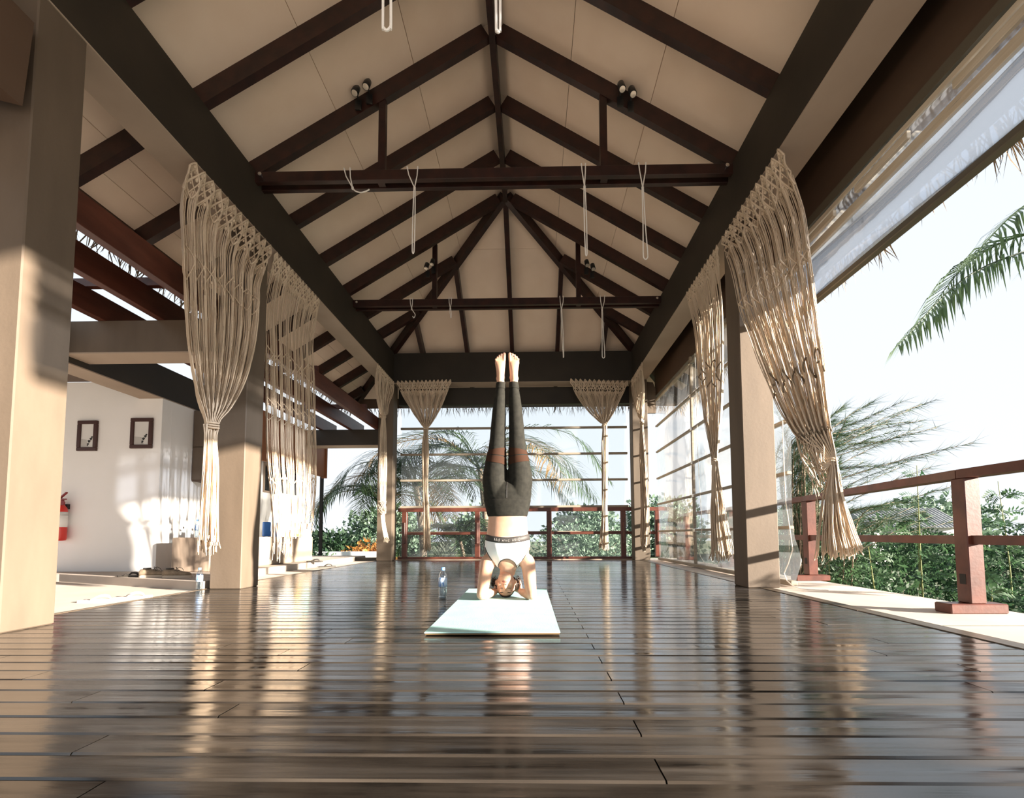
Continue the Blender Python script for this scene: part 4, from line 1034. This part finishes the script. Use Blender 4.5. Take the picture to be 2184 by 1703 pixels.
# bust
def bump(x, z): return sum(.030 * math.exp(-((x - CX - s * .072) / .062) ** 2 - ((z - .374) / .056) ** 2) for s in (-1, 1))
for s in (-1, 1): b.ball((CX + s * .072, 3.638, .376), (.056, .044, .048), 16, 10)
person = b.build('person', 'skin', None, True, (CX, 3.70, .016))
voxel(person, .0040, 7)
tag(person, 'woman in a headstand on the yoga mat, black leggings, white sports bra, legs straight up', 'person')
PP = person
# facial details
m = MB(); m.tube(spline([hp(-.024, -.063, .086), hp(-.010, -.0595, .0955), hp(0, -.061, .0975), hp(.010, -.0595, .0955), hp(.024, -.063, .086)], 12), [.001, .003, .0042, .0045, .004, .0042, .004, .0042, .004, .0045, .0042, .003, .001], 6)
m.tube(spline([hp(-.021, -.066, .086), hp(0, -.0695, .0965), hp(.021, -.066, .086)], 10), [.001, .003, .0045, .0052, .0055, .0055, .0055, .0052, .0045, .003, .001], 6); m.build('lips', 'lip', PP, True)
for s in (-1, 1):
    m = MB(); m.tube(spline([hp(s * .044, .001, .080), hp(s * .036, -.005, .0895), hp(s * .026, -.006, .0905), hp(s * .017, -.001, .087)], 8), .0017, 5); m.build('eyelashes', 'hair', PP)
    m = MB(); m.tube(spline([hp(s * .050, .020, .080), hp(s * .036, .029, .0925), hp(s * .016, .027, .0955)], 8), [.0012, .002, .0026, .0028, .003, .003, .003, .0028, .0022], 5); m.build('eyebrow', 'hair', PP)
    m = MB(); m.ball(hp(s * .0065, -.0435, .100), (.0036, .0045, .0036), 8, 6); m.build('nostril', 'hair', PP, True)
    for i, (dx, zt, r) in enumerate(((-.031, 1.945, .0085), (-.010, 1.938, .006), (.008, 1.927, .0055))):
        m = MB(); m.ball((CX + s * .053 + s * dx, 3.682, zt - .010), (r, .004, r * 1.1), 8, 6); m.build('toenail', 'toenail', PP, True)
# hair: a cap over crown and nape, loose ends at both sides
m = MB(); nn, mm = 36, 22; P = []; F = []
for i in range(mm + 1):
    for j in range(nn):
        a = pi * i / mm; t = 2 * pi * j / nn
        P.append((.0805 * sin(a) * cos(t), .010 + .111 * cos(a), -.009 + .111 * sin(a) * sin(t)))
keep = lambda p: (p[1] > .060 + .25 * max(0, p[2] - .06) - .12 * abs(p[0])) or (p[2] < .0 and p[1] > -.02) or (abs(p[0]) > .066 and p[2] < .02 and p[1] > .022)
for i in range(mm):
    for j in range(nn):
        q = [i * nn + j, i * nn + (j + 1) % nn, (i + 1) * nn + (j + 1) % nn, (i + 1) * nn + j]
        if all(keep(P[k]) and P[k][1] > -.03 for k in q): F.append(tuple(q))
m.add([hp(*p) for p in P], F)
hr = random.Random(2)
for s in (-1, 1):
    for i in range(70):
        u0 = hr.uniform(.015, .06); p = hp(s * .072, u0, -.02 + hr.gauss(0, .012)); q = hp(s * (.10 + hr.uniform(-.012, .016)), u0 - .012 + hr.gauss(0, .008), -.03 + hr.gauss(0, .012)); e = hp(s * (.094 + hr.gauss(0, .014)), u0 - .045 + hr.gauss(0, .012), -.035)
        m.tube(spline([p, q, e], 6), [.0028, .003, .003, .0028, .0024, .0018, .001], 4)
m.build('hair', 'hair', PP, True)

# leggings with waistband, hems, sheer knee panels
g = MB(); g.loft([((CX, cy, z), hw + .004, d + .004, (1, 0, 0), (0, 1, 0)) for z, hw, d, cy in [(z, *tz(TORSO, z)) for z in [.645 + .01 * i for i in range(29)]]], 36)
for s in (-1, 1): g.loft(leg_rings(s, .0035, 1.705, 40), 28)
lg = g.build('leggings', 'legging', PP); voxel(lg, .0045, 14)
def shell(rings, n=36):
    m = MB(); m.loft(rings, n); return m
m = MB(); R_ = [((CX, tz(TORSO, z)[2], z), tz(TORSO, z)[0] + .0062, tz(TORSO, z)[1] + .0062, (1, 0, 0), (0, 1, 0)) for z in [.642, .645, .66, .69, .72, .75, .772, .776]]
R_[0] = (R_[0][0], R_[0][1] - .004, R_[0][2] - .004, *R_[0][3:]); R_[-1] = (R_[-1][0], R_[-1][1] - .004, R_[-1][2] - .004, *R_[-1][3:])
m.loft(R_, 40); m.build('waistband', 'legging', lg, True)
for s in (-1, 1):
    m = MB(); R_ = leg_rings(s, .0065, 1.708, 6, 1.655); m.loft(R_, 24); m.build('hem', 'legging', lg, True)
    for k, (o0, o1, i0, i1) in enumerate(((1.125, 1.150, 1.108, 1.182), (1.075, 1.118, 1.035, 1.100))):
        m = MB(); P = []; na, nz = 16, 6
        for i in range(na + 1):
            f = i / na; a = lerp(pi * 1.08, pi * 1.98, f) if s < 0 else lerp(pi * 1.92, pi * 1.02, f)   # outer front to inner front
            for j in range(nz + 1):
                z = lerp(lerp(o0, i0, f), lerp(o1, i1, f), j / nz); c, hw, d, cy = key(LEG, z)
                P.append((CX + s * c + (hw + .0062) * cos(a), cy + (d + .0062) * sin(a), z))
        q = nz + 1; m.add(P, [(i * q + j, (i + 1) * q + j, (i + 1) * q + j + 1, i * q + j + 1) for i in range(na) for j in range(nz)])
        m.build('sheer_panel', 'sheer', lg, True)
m = MB(); P = []
for z in [.78 + .02 * i for i in range(8)]:
    hw, d, cy = tz(TORSO, z); P.append((CX, cy - d - .0045, z))
m.tube(P, .002, 5); m.build('seam', 'bra_dark', lg)

# sports bra: front and back panels on the torso, dark piping, printed under-band
def surf(x, z, front=True, off=.0055):
    hw, d, cy = tz(TORSO, z); hw += off; q = max(0.0, 1 - ((x - CX) / hw) ** 2) ** .5
    return V((x, cy - d * q - off - bump(x, z) * 1.25 * (q > .2), z)) if front else V((x, cy + d * q + off, z))
def band_c(x): return .022 * min(1, abs((x - CX) / .17)) ** 2
bra = MB()
def patch(lo, hi, z0, z1, n=24, k=14, front=True, off=.0055):
    P = []
    for j in range(k + 1):
        z = lerp(z0, z1, j / k)
        for i in range(n + 1): P.append(surf(lerp(lo(z), hi(z), i / n), z, front, off))
    q = n + 1
    bra.add(P, [(j * q + i, j * q + i + 1, (j + 1) * q + i + 1, (j + 1) * q + i) for j in range(k) for i in range(n)])
full = lambda s: (lambda z: CX + s * (tz(TORSO, z)[0] + .0054))
arm = lambda s: (lambda z: key([(.252, CX + s * .084), (.30, CX + s * .112), (.36, CX + s * .150), (.405, CX + s * .172)], z)[0])
nck = lambda s: (lambda z: CX + s * .070 * max(0, 1 - ((z - .252) / .066) ** 2) ** .5)
patch(full(-1), full(1), .405, .485); patch(arm(-1), arm(1), .318, .405)
for s in (-1, 1): patch(arm(s), nck(s), .252, .318, 12, 26)
patch(full(-1), full(1), .38, .485, front=False); patch(lambda z: CX - .06, lambda z: CX + .06, .315, .38, front=False)
br = bra.build('sports_bra', 'bra_white', PP, True, fix=True)
m = MB()
for s in (-1, 1):
    m.tube([surf(arm(s)(z), z, True, .0065) for z in [.252 + .00765 * i for i in range(21)]], .0035, 5)
    m.tube([surf(nck(s)(z), z, True, .0065) for z in [.252 + .066 * sin(pi / 2 * i / 20) for i in range(21)]], .0035, 5)
m.build('piping', 'bra_dark', br)
m = MB(); P = []; n = 60
for i in range(n):
    a = 2 * pi * i / n
    for j, (dz, of) in enumerate(((.0, .004), (.002, .009), (.042, .009), (.046, .004))):
        x = CX + cos(a) * .17; z = .437 + dz + band_c(x); hw, d, cy = tz(TORSO, z)
        P.append((CX + (hw + of) * cos(a), cy + (d + of + .003) * sin(a) - (bump(CX + hw * cos(a), z) * 1.0 if sin(a) < 0 else 0), z))
m.add(P, [(i * 4 + j, ((i + 1) % n) * 4 + j, ((i + 1) % n) * 4 + j + 1, i * 4 + j + 1) for i in range(n) for j in range(3)]); bd = m.build('under_band', 'bra_dark', br, True)
# letters on the under-band, upside down like the wearer
GL = {'A': [(0, 0, .5, 1.6), (.5, 1.6, 1, 0), (.25, .6, .75, .6)], 'l': [(.5, 0, .5, 1.6)], 'd': [(1, 0, 1, 1.6), (1, 0, 0, 0), (0, 0, 0, 1), (0, 1, 1, 1)], 'x': [(0, 0, 1, 1), (0, 1, 1, 0)], 'n': [(0, 0, 0, 1), (0, 1, 1, 1), (1, 1, 1, 0)], 'i': [(.5, 0, .5, 1)],
      'c': [(1, 1, 0, 1), (0, 1, 0, 0), (0, 0, 1, 0)], 'N': [(0, 0, 0, 1.6), (0, 1.6, 1, 0), (1, 0, 1, 1.6)], 'I': [(.5, 0, .5, 1.6)], 'C': [(1, 1.6, 0, 1.6), (0, 1.6, 0, 0), (0, 0, 1, 0)], ' ': []}
m = MB(); x = CX - .098
for ch in 'Ald xnic ANIC':
    for a, b_, c_, d_ in GL[ch]:
        q = []
        for (gx, gz) in ((a, b_), (c_, d_)):
            X = x + gx * .010; Z = .437 + .0135 + band_c(X) + gz * .0115
            hw, d, cy = tz(TORSO, Z); k = max(0, 1 - ((X - CX) / (hw + .009)) ** 2) ** .5
            q.append((X, cy - (d + .0125) * k - bump(X, Z) - .0012, Z))
        m.tube(q, .0015, 4)
    x += .0155
tag(m.build('print', 'band_print', bd), kind='stuff')
# ================================================================== PLANTS AND THE WORLD BEYOND
leaf_mat('palm_leaf', (0.026, 0.058, 0.022), (0.065, 0.105, 0.040), .3)
leaf_mat('palm_dry', (0.22, 0.13, 0.05), (0.34, 0.22, 0.09), .2)
leaf_mat('leaf_green', (0.022, 0.060, 0.028), (0.070, 0.135, 0.060), .35, 2.2)
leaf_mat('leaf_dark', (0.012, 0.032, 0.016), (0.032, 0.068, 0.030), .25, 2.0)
leaf_mat('needle', (0.025, 0.060, 0.028), (0.065, 0.11, 0.05), .25, 3.0)
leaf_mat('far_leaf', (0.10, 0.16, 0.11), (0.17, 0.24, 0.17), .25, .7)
leaf_mat('flower_orange', (0.30, 0.10, 0.02), (0.42, 0.22, 0.06), .3, 5.0)
mat('bark', (0.16, 0.12, 0.085), 0.9, (0.28, 0.22, 0.16), (4, 4, 18), 4, bump=.3)
mat('stem_green', (0.20, 0.22, 0.07), 0.7)

def frond_mesh(m, pts, leaf, nleaf, rv, w=.022, droop=.55, up=V((0, 0, 1)), r0=.018, gaps=0.0):
    """one palm frond along pts: midrib and two rows of drooping leaflets"""
    S_ = spline(pts, 24); m.cur = 0
    m.tube(S_, [r0 * (1 - .85 * i / 24) for i in range(25)], 5)
    for i in range(nleaf):
        f = .12 + .88 * (i + rv.random() * .6) / nleaf
        k = min(int(f * 24), 23); p = S_[k].lerp(S_[k + 1], f * 24 - k); d = (S_[k + 1] - S_[k]).normalized()
        side = d.cross(up).normalized()
        for s in (-1, 1):
            if rv.random() < gaps: continue
            ln = leaf * (sin(pi * min(1, f * .9 + .08)) ** .6 + .1) * rv.uniform(.8, 1.1)
            o = (d * .75 + side * s * .8 + up * .12 + V((rv.gauss(0, .07), rv.gauss(0, .07), rv.gauss(0, .07)))).normalized()
            a = p; b = p + o * ln * .5 - V((0, 0, droop * ln * .12)); e = p + o * ln * .9 - V((0, 0, droop * ln * .6))
            q = (o.cross(V((0, 0, 1))) + V((0, 0, .35 * s))).normalized() * w * .5
            m.add([a - q * .5, a + q * .5, b + q, b - q, e], [(0, 1, 2, 3), (3, 2, 4)])
def trunk_mesh(base, top, r0, r1):
    m = MB(); P = spline([base, lerp(V(base), V(top), .5) + V((.12, 0, 0)), top], 14); rr = []
    for i in range(15): rr.append(lerp(r0, r1, i / 14) * (1.0 + .05 * (i % 2)))
    m.tube(P, rr, 10); return m
def palm(c, nf, L, leaf, seed, label, rt=.11, drop=.8, a0=0, mt='palm_leaf', zb=-1.55, nleaf=42):
    rv = random.Random(seed); c = V(c)
    t = thing('palm_tree', (c.x, c.y, zb), label, 'palm', 'palms around the pavilion')
    trunk_mesh((c.x + .15, c.y + .1, zb), (c.x, c.y, c.z), rt, rt * .6).build('trunk', 'bark', t, True)
    for i in range(nf):
        a = a0 + 2 * pi * i / nf + rv.gauss(0, .12); el = rv.uniform(.1, 1.15); ln = L * rv.uniform(.8, 1.1)
        h = V((cos(a), sin(a), 0)); m = MB()
        pts = [c, c + h * ln * .35 * cos(el * .8) + V((0, 0, ln * .34 * sin(el))), c + h * ln * .72 + V((0, 0, ln * (.40 * sin(el) - .14 * drop))), c + h * ln * .98 + V((0, 0, ln * (.30 * sin(el) - .46 * drop)))]
        frond_mesh(m, pts, leaf, nleaf, rv); m.build('frond', mt if rv.random() > .12 else 'palm_dry', t)
    return t
palm((-3.0, 12.2, 1.75), 15, 2.5, .8, 1, 'leafy palm behind the left half of the far clear blind', a0=.3, nleaf=52)
palm((-1.45, 13.2, 2.35), 19, 3.5, .95, 2, 'taller palm behind the clear blind directly behind the woman', a0=.1, nleaf=60)
palm((-1.75, 11.6, .35), 12, 1.8, .6, 3, 'low young palm at the foot of the taller palms behind the far railing', rt=.06, a0=.6)
palm((-3.78, 11.7, 1.3), 10, 1.95, .65, 4, 'palm beside the left opening, its fronds arching into the gap', rt=.05, a0=.35, drop=1.0)
# palm at the right edge: its crown is beyond the frame, three fronds reach in
t = thing('palm_tree', (7.5, 6.1, -1.55), 'coconut palm reaching in from the right edge above the terrace railing', 'palm', 'palms around the pavilion')
trunk_mesh((7.9, 6.3, -1.55), (7.4, 6.1, 4.35), .14, .10).build('trunk', 'bark', t, True)
rv = random.Random(11)
for pts, leaf, nl, mt_ in (([(7.4, 6.1, 4.35), (6.5, 6.0, 4.15), (5.5, 5.95, 3.72), (4.62, 5.95, 2.85)], .62, 64, 'palm_leaf'),
                           ([(7.4, 6.1, 4.35), (6.95, 6.05, 4.9), (6.3, 6.0, 4.66), (5.48, 6.0, 3.82)], .62, 52, 'palm_leaf'),
                           ([(7.4, 6.1, 4.35), (7.1, 5.8, 5.3), (6.4, 5.6, 5.7), (5.75, 5.5, 5.35)], .6, 50, 'palm_leaf'),
                           ([(7.4, 6.1, 4.35), (7.9, 6.0, 5.1), (8.7, 6.0, 5.2), (9.5, 6.0, 4.6)], .6, 40, 'palm_leaf'),
                           ([(7.4, 6.1, 4.35), (7.3, 6.9, 4.9), (7.2, 7.8, 4.9), (7.1, 8.7, 4.2)], .6, 40, 'palm_leaf'),
                           ([(7.4, 6.1, 4.35), (8.0, 6.8, 4.0), (8.6, 7.3, 3.3), (9.0, 7.6, 2.6)], .5, 34, 'palm_dry')):
    m = MB(); frond_mesh(m, pts, leaf, nl, rv, w=.03, droop=1.15, r0=.022); m.build('frond', mt_, t)

def bush(name, c, r, n, size, mt, label, seed, group=None, cat='bush', stems=True, asp=.45):
    """rounded shrub: crossing stems and a shell of separate pointed leaves"""
    rv = random.Random(seed); c = V(c); t = thing(name, (c.x, c.y, c.z - r[2]), label, cat, group)
    if stems:
        m = MB()
        for i in range(7):
            a = rv.uniform(0, 6.28); q = c + V((cos(a) * r[0] * .6, sin(a) * r[1] * .6, r[2] * rv.uniform(.1, .7)))
            m.tube(spline([(c.x + rv.gauss(0, .05), c.y + rv.gauss(0, .05), c.z - r[2]), lerp(V((c.x, c.y, c.z - r[2])), q, .5) + V((rv.gauss(0, .08), rv.gauss(0, .08), .05)), q], 6), [.02, .018, .015, .012, .01, .007, .004], 5)
        tag(m.build('stems', 'bark', t), kind='stuff')
    m = MB()
    for i in range(n):
        d = V((rv.gauss(0, 1), rv.gauss(0, 1), rv.gauss(0, 1))).normalized(); k = rv.uniform(.45, 1.05) * (1 + .18 * sin(d.x * 5 + seed) * sin(d.z * 6 + d.y * 4))
        p = c + V((d.x * r[0], d.y * r[1], d.z * r[2])) * k
        o = (d * .6 + V((rv.gauss(0, .6), rv.gauss(0, .6), rv.gauss(0, .5) + .15))).normalized(); s = o.cross(V((rv.gauss(0, 1), rv.gauss(0, 1), rv.gauss(0, 1)))).normalized()
        l = size * rv.uniform(.6, 1.3)
        m.add([p, p + o * l * .45 + s * l * asp * .5, p + o * l, p + o * l * .45 - s * l * asp * .5], [(0, 1, 2), (0, 2, 3)])
    tag(m.build('foliage', mt, t), kind='stuff')
    return t
def leucaena(x, y, z0, h, seed, label, n=40):
    """slender sapling with feathery leaves of paired leaflets"""
    rv = random.Random(seed); t = thing('leucaena_sapling', (x, y, z0), label, 'sapling', 'feathery saplings beyond the terrace')
    top = V((x + rv.gauss(0, .12), y + rv.gauss(0, .12), z0 + h)); S_ = spline([(x, y, z0), lerp(V((x, y, z0)), top, .5) + V((rv.gauss(0, .06), rv.gauss(0, .06), 0)), top], 12)
    m = MB(); m.tube(S_, [.016 * (1 - .75 * i / 12) for i in range(13)], 6); m.build('stem', 'stem_green', t, True)
    m = MB()
    for i in range(n):
        f = .22 + .78 * (i + .5) / n; p = S_[min(12, int(f * 12))] + V((0, 0, rv.uniform(-.04, .04)))
        a = i * 2.4 + rv.gauss(0, .3); d = V((cos(a), sin(a), rv.uniform(.05, .7))).normalized(); L = rv.uniform(.22, .42) * (1.15 - .4 * f)
        Q = spline([p, p + d * L * .5 + V((0, 0, .02)), p + d * L - V((0, 0, .07))], 8)
        m.tube(Q, .003, 3); tilt = V((rv.gauss(0, .6), rv.uniform(-1.3, -.2), .7)).normalized()
        for k in range(2, 9):
            dd = (Q[k] - Q[k - 1]).normalized(); s = dd.cross(tilt).normalized()
            for sg in (-1, 1):
                e = Q[k] + s * sg * .075 * (1.1 - .05 * k) + dd * .03; w = dd * .016
                m.add([Q[k], (Q[k] + e) / 2 + w, e, (Q[k] + e) / 2 - w], [(0, 1, 2, 3)])
    tag(m.build('leaves', 'leaf_green', t), kind='stuff')
rv = random.Random(21)
spots = [(3.75, 5.4, 1.9), (4.2, 4.6, 1.75), (4.75, 5.9, 2.9), (5.3, 5.2, 2.5), (4.05, 3.7, 1.6), (4.55, 3.6, 2.3), (5.0, 4.2, 2.2), (5.9, 5.6, 2.3), (6.2, 6.4, 2.75), (3.9, 6.2, 2.0), (5.6, 7.2, 2.4), (6.9, 7.6, 2.6), (4.5, 7.4, 2.2), (7.3, 6.6, 2.2), (3.7, 4.35, 1.3), (4.6, 5.0, 1.5)]
LB = ['beside the terrace post', 'in front of the far bushes', 'rising above the top rail', 'with the tallest feathery crown', 'near the heavy right post', 'leaning at the right edge of the frame', 'in the middle of the right garden', 'in front of the grey roof', 'behind the nearer saplings', 'next to the wispy shrub', 'half hidden in the far greenery', 'farthest on the right', 'behind the wispy shrub', 'under the drooping palm frond', 'lowest one at the terrace edge', 'small one between the two posts']
for i, (x, y, h) in enumerate(spots):
    leucaena(x, y, -1.55, h, 100 + i, 'slender green sapling with feathery leaves ' + LB[i])
for i, (c, r, n, s, mt_, lb) in enumerate((
        ((4.1, 6.0, -.75), (.75, .8, .85), 6500, .075, 'leaf_green', 'dense green bush right behind the smaller terrace post'),
        ((5.0, 4.6, -.85), (.9, .8, .75), 7000, .075, 'leaf_green', 'leafy bush between the two terrace posts'),
        ((4.3, 3.35, -1.0), (.75, .6, .6), 5500, .07, 'leaf_dark', 'low dark bush at the foot of the heavy right post'),
        ((6.6, 5.2, -.75), (1.2, 1.1, .85), 8000, .085, 'leaf_green', 'broad bush at the right edge behind the rails'),
        ((6.2, 8.4, -.5), (1.5, 1.2, 1.15), 8000, .10, 'leaf_green', 'tall bush beyond the terrace under the open sky'),
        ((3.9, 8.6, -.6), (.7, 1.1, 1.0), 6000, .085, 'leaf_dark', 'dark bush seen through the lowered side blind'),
        ((8.6, 8.0, -.6), (1.5, 1.4, 1.05), 7000, .10, 'leaf_dark', 'dark bush farthest right beyond the railing'))):
    bush('bush', c, r, n, s, mt_, lb, 40 + i, 'bushes beyond the terrace')

# wispy windblown shrub behind the side blind
t = thing('wispy_shrub', (3.75, 6.7, -1.55), 'wispy casuarina shrub with long thin branches blown to the right', 'shrub')
rv = random.Random(8); m1 = MB(); m2 = MB()
for i in range(85):
    k = i / 84; b = V((3.72 + rv.gauss(0, .10), 6.7 + rv.gauss(0, .18), -1.55))
    hz = rv.uniform(1.5, 3.7); a = b + V((rv.uniform(-.15, .25), rv.gauss(0, .15), hz * .9)); reach = rv.uniform(.2, 1.0) ** 1.2 * 2.0
    e = a + V((reach, rv.gauss(0, .3), rv.uniform(.15, .85) * (reach * .55 + .45)))
    if rv.random() < .35: e = a + V((rv.uniform(-.1, .5), rv.gauss(0, .3), rv.uniform(.2, .9)))
    P = spline([b, lerp(b, a, .6) + V((rv.gauss(0, .04), 0, 0)), a, lerp(a, e, .5) + V((0, 0, .10)), e], 16)
    m1.tube(P, [.011 * (1 - .8 * j / 16) for j in range(17)], 4)
    for j in range(5, 17):
        for q in range(22):
            p = P[j - 1].lerp(P[j], rv.random()); d = (P[j] - P[j - 1]).normalized()
            o = (d * .9 + V((rv.gauss(0, .42), rv.gauss(0, .42), rv.gauss(0, .38)))).normalized(); s = o.cross(V((rv.gauss(0, 1), rv.gauss(0, 1), 1))).normalized() * .0030
            l = rv.uniform(.10, .24); f = p + o * l + V((l * .25, 0, -l * .08))
            m2.add([p - s, p + s, f], [(0, 1, 2)])
tag(m1.build('branches', 'bark', t, True), kind='stuff'); tag(m2.build('needles', 'needle', t), kind='stuff')

# garden seen through the far opening and the clear blinds
bush('bush', (-6.5, 13.9, -.75), (1.1, 1.0, .85), 4000, .13, 'leaf_green', 'green bush at the left of the garden opening', 61, 'garden bushes at the far left')
bush('flowering_bush', (-5.6, 16.6, -.45), (1.0, .8, .75), 900, .20, 'flower_orange', 'orange flowering bush in the garden opening', 62, 'garden bushes at the far left')
bush('bush', (-8.2, 19.0, -.4), (1.8, 1.2, 1.1), 2200, .26, 'leaf_dark', 'dark green tree beyond the orange bush', 63, 'garden bushes at the far left')
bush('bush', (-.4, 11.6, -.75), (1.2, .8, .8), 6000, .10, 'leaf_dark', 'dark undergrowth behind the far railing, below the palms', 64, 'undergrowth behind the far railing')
bush('bush', (1.2, 12.4, -.95), (1.3, .9, .65), 5000, .10, 'leaf_green', 'pale green undergrowth behind the far railing, right of the woman', 65, 'undergrowth behind the far railing')
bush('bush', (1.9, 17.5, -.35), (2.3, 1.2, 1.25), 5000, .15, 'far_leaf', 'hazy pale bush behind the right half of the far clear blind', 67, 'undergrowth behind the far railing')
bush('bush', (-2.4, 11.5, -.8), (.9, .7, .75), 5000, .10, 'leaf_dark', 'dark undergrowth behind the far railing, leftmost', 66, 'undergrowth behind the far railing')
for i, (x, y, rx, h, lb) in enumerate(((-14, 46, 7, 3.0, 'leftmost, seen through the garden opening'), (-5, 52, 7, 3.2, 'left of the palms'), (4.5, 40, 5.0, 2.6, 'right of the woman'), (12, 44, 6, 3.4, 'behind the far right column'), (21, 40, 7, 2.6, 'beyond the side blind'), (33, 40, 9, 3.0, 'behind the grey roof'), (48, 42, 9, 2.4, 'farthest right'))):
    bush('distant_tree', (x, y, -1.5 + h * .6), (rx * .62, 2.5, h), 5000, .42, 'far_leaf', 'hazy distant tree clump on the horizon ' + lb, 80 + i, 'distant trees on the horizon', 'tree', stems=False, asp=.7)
bush('hedge', (23.6, 27.0, -.75), (4.5, 1.2, .95), 5000, .3, 'leaf_dark', 'dark hedge in front of the grey roofed house', 70, None, 'hedge', stems=False)
m = MB(); m.box(-7.2, -4.9, 15.2, 15.4, -1.5, -.02); tag(m.build('garden_wall', 'white_wall'), 'low white garden wall below the orange bush', 'wall')
# grey roofed house beyond the garden
t = thing('house', (24.6, 32, -1.5), 'low distant house with a ribbed grey roof beyond the right garden', 'house')
mat('roof_grey', (0.22, 0.23, 0.24), 0.7, (0.30, 0.31, 0.32), (1, 1, 1), 4)
m = MB(); m.box(22.0, 27.2, 31.2, 35.0, -1.5, .9); m.build('wall', 'white_wall', t)
m = MB(); m.prism([(21.5, 30.6, .85), (21.5, 33.1, 2.2), (21.5, 35.6, .85)], (6.2, 0, 0)); rf = m.build('roof', 'roof_grey', t, fix=True)
m = MB()
for i in range(25): m.bar((21.6 + i * .25, 30.58, .87), (21.6 + i * .25, 33.08, 2.22), .05, .05)
tag(m.build('rib', 'roof_grey', rf), kind='stuff')
for x in (22.6, 24.2, 25.8): m = MB(); m.box(x, x + .9, 31.15, 31.22, -.3, .55); m.build('window', 'dark_glass', t)
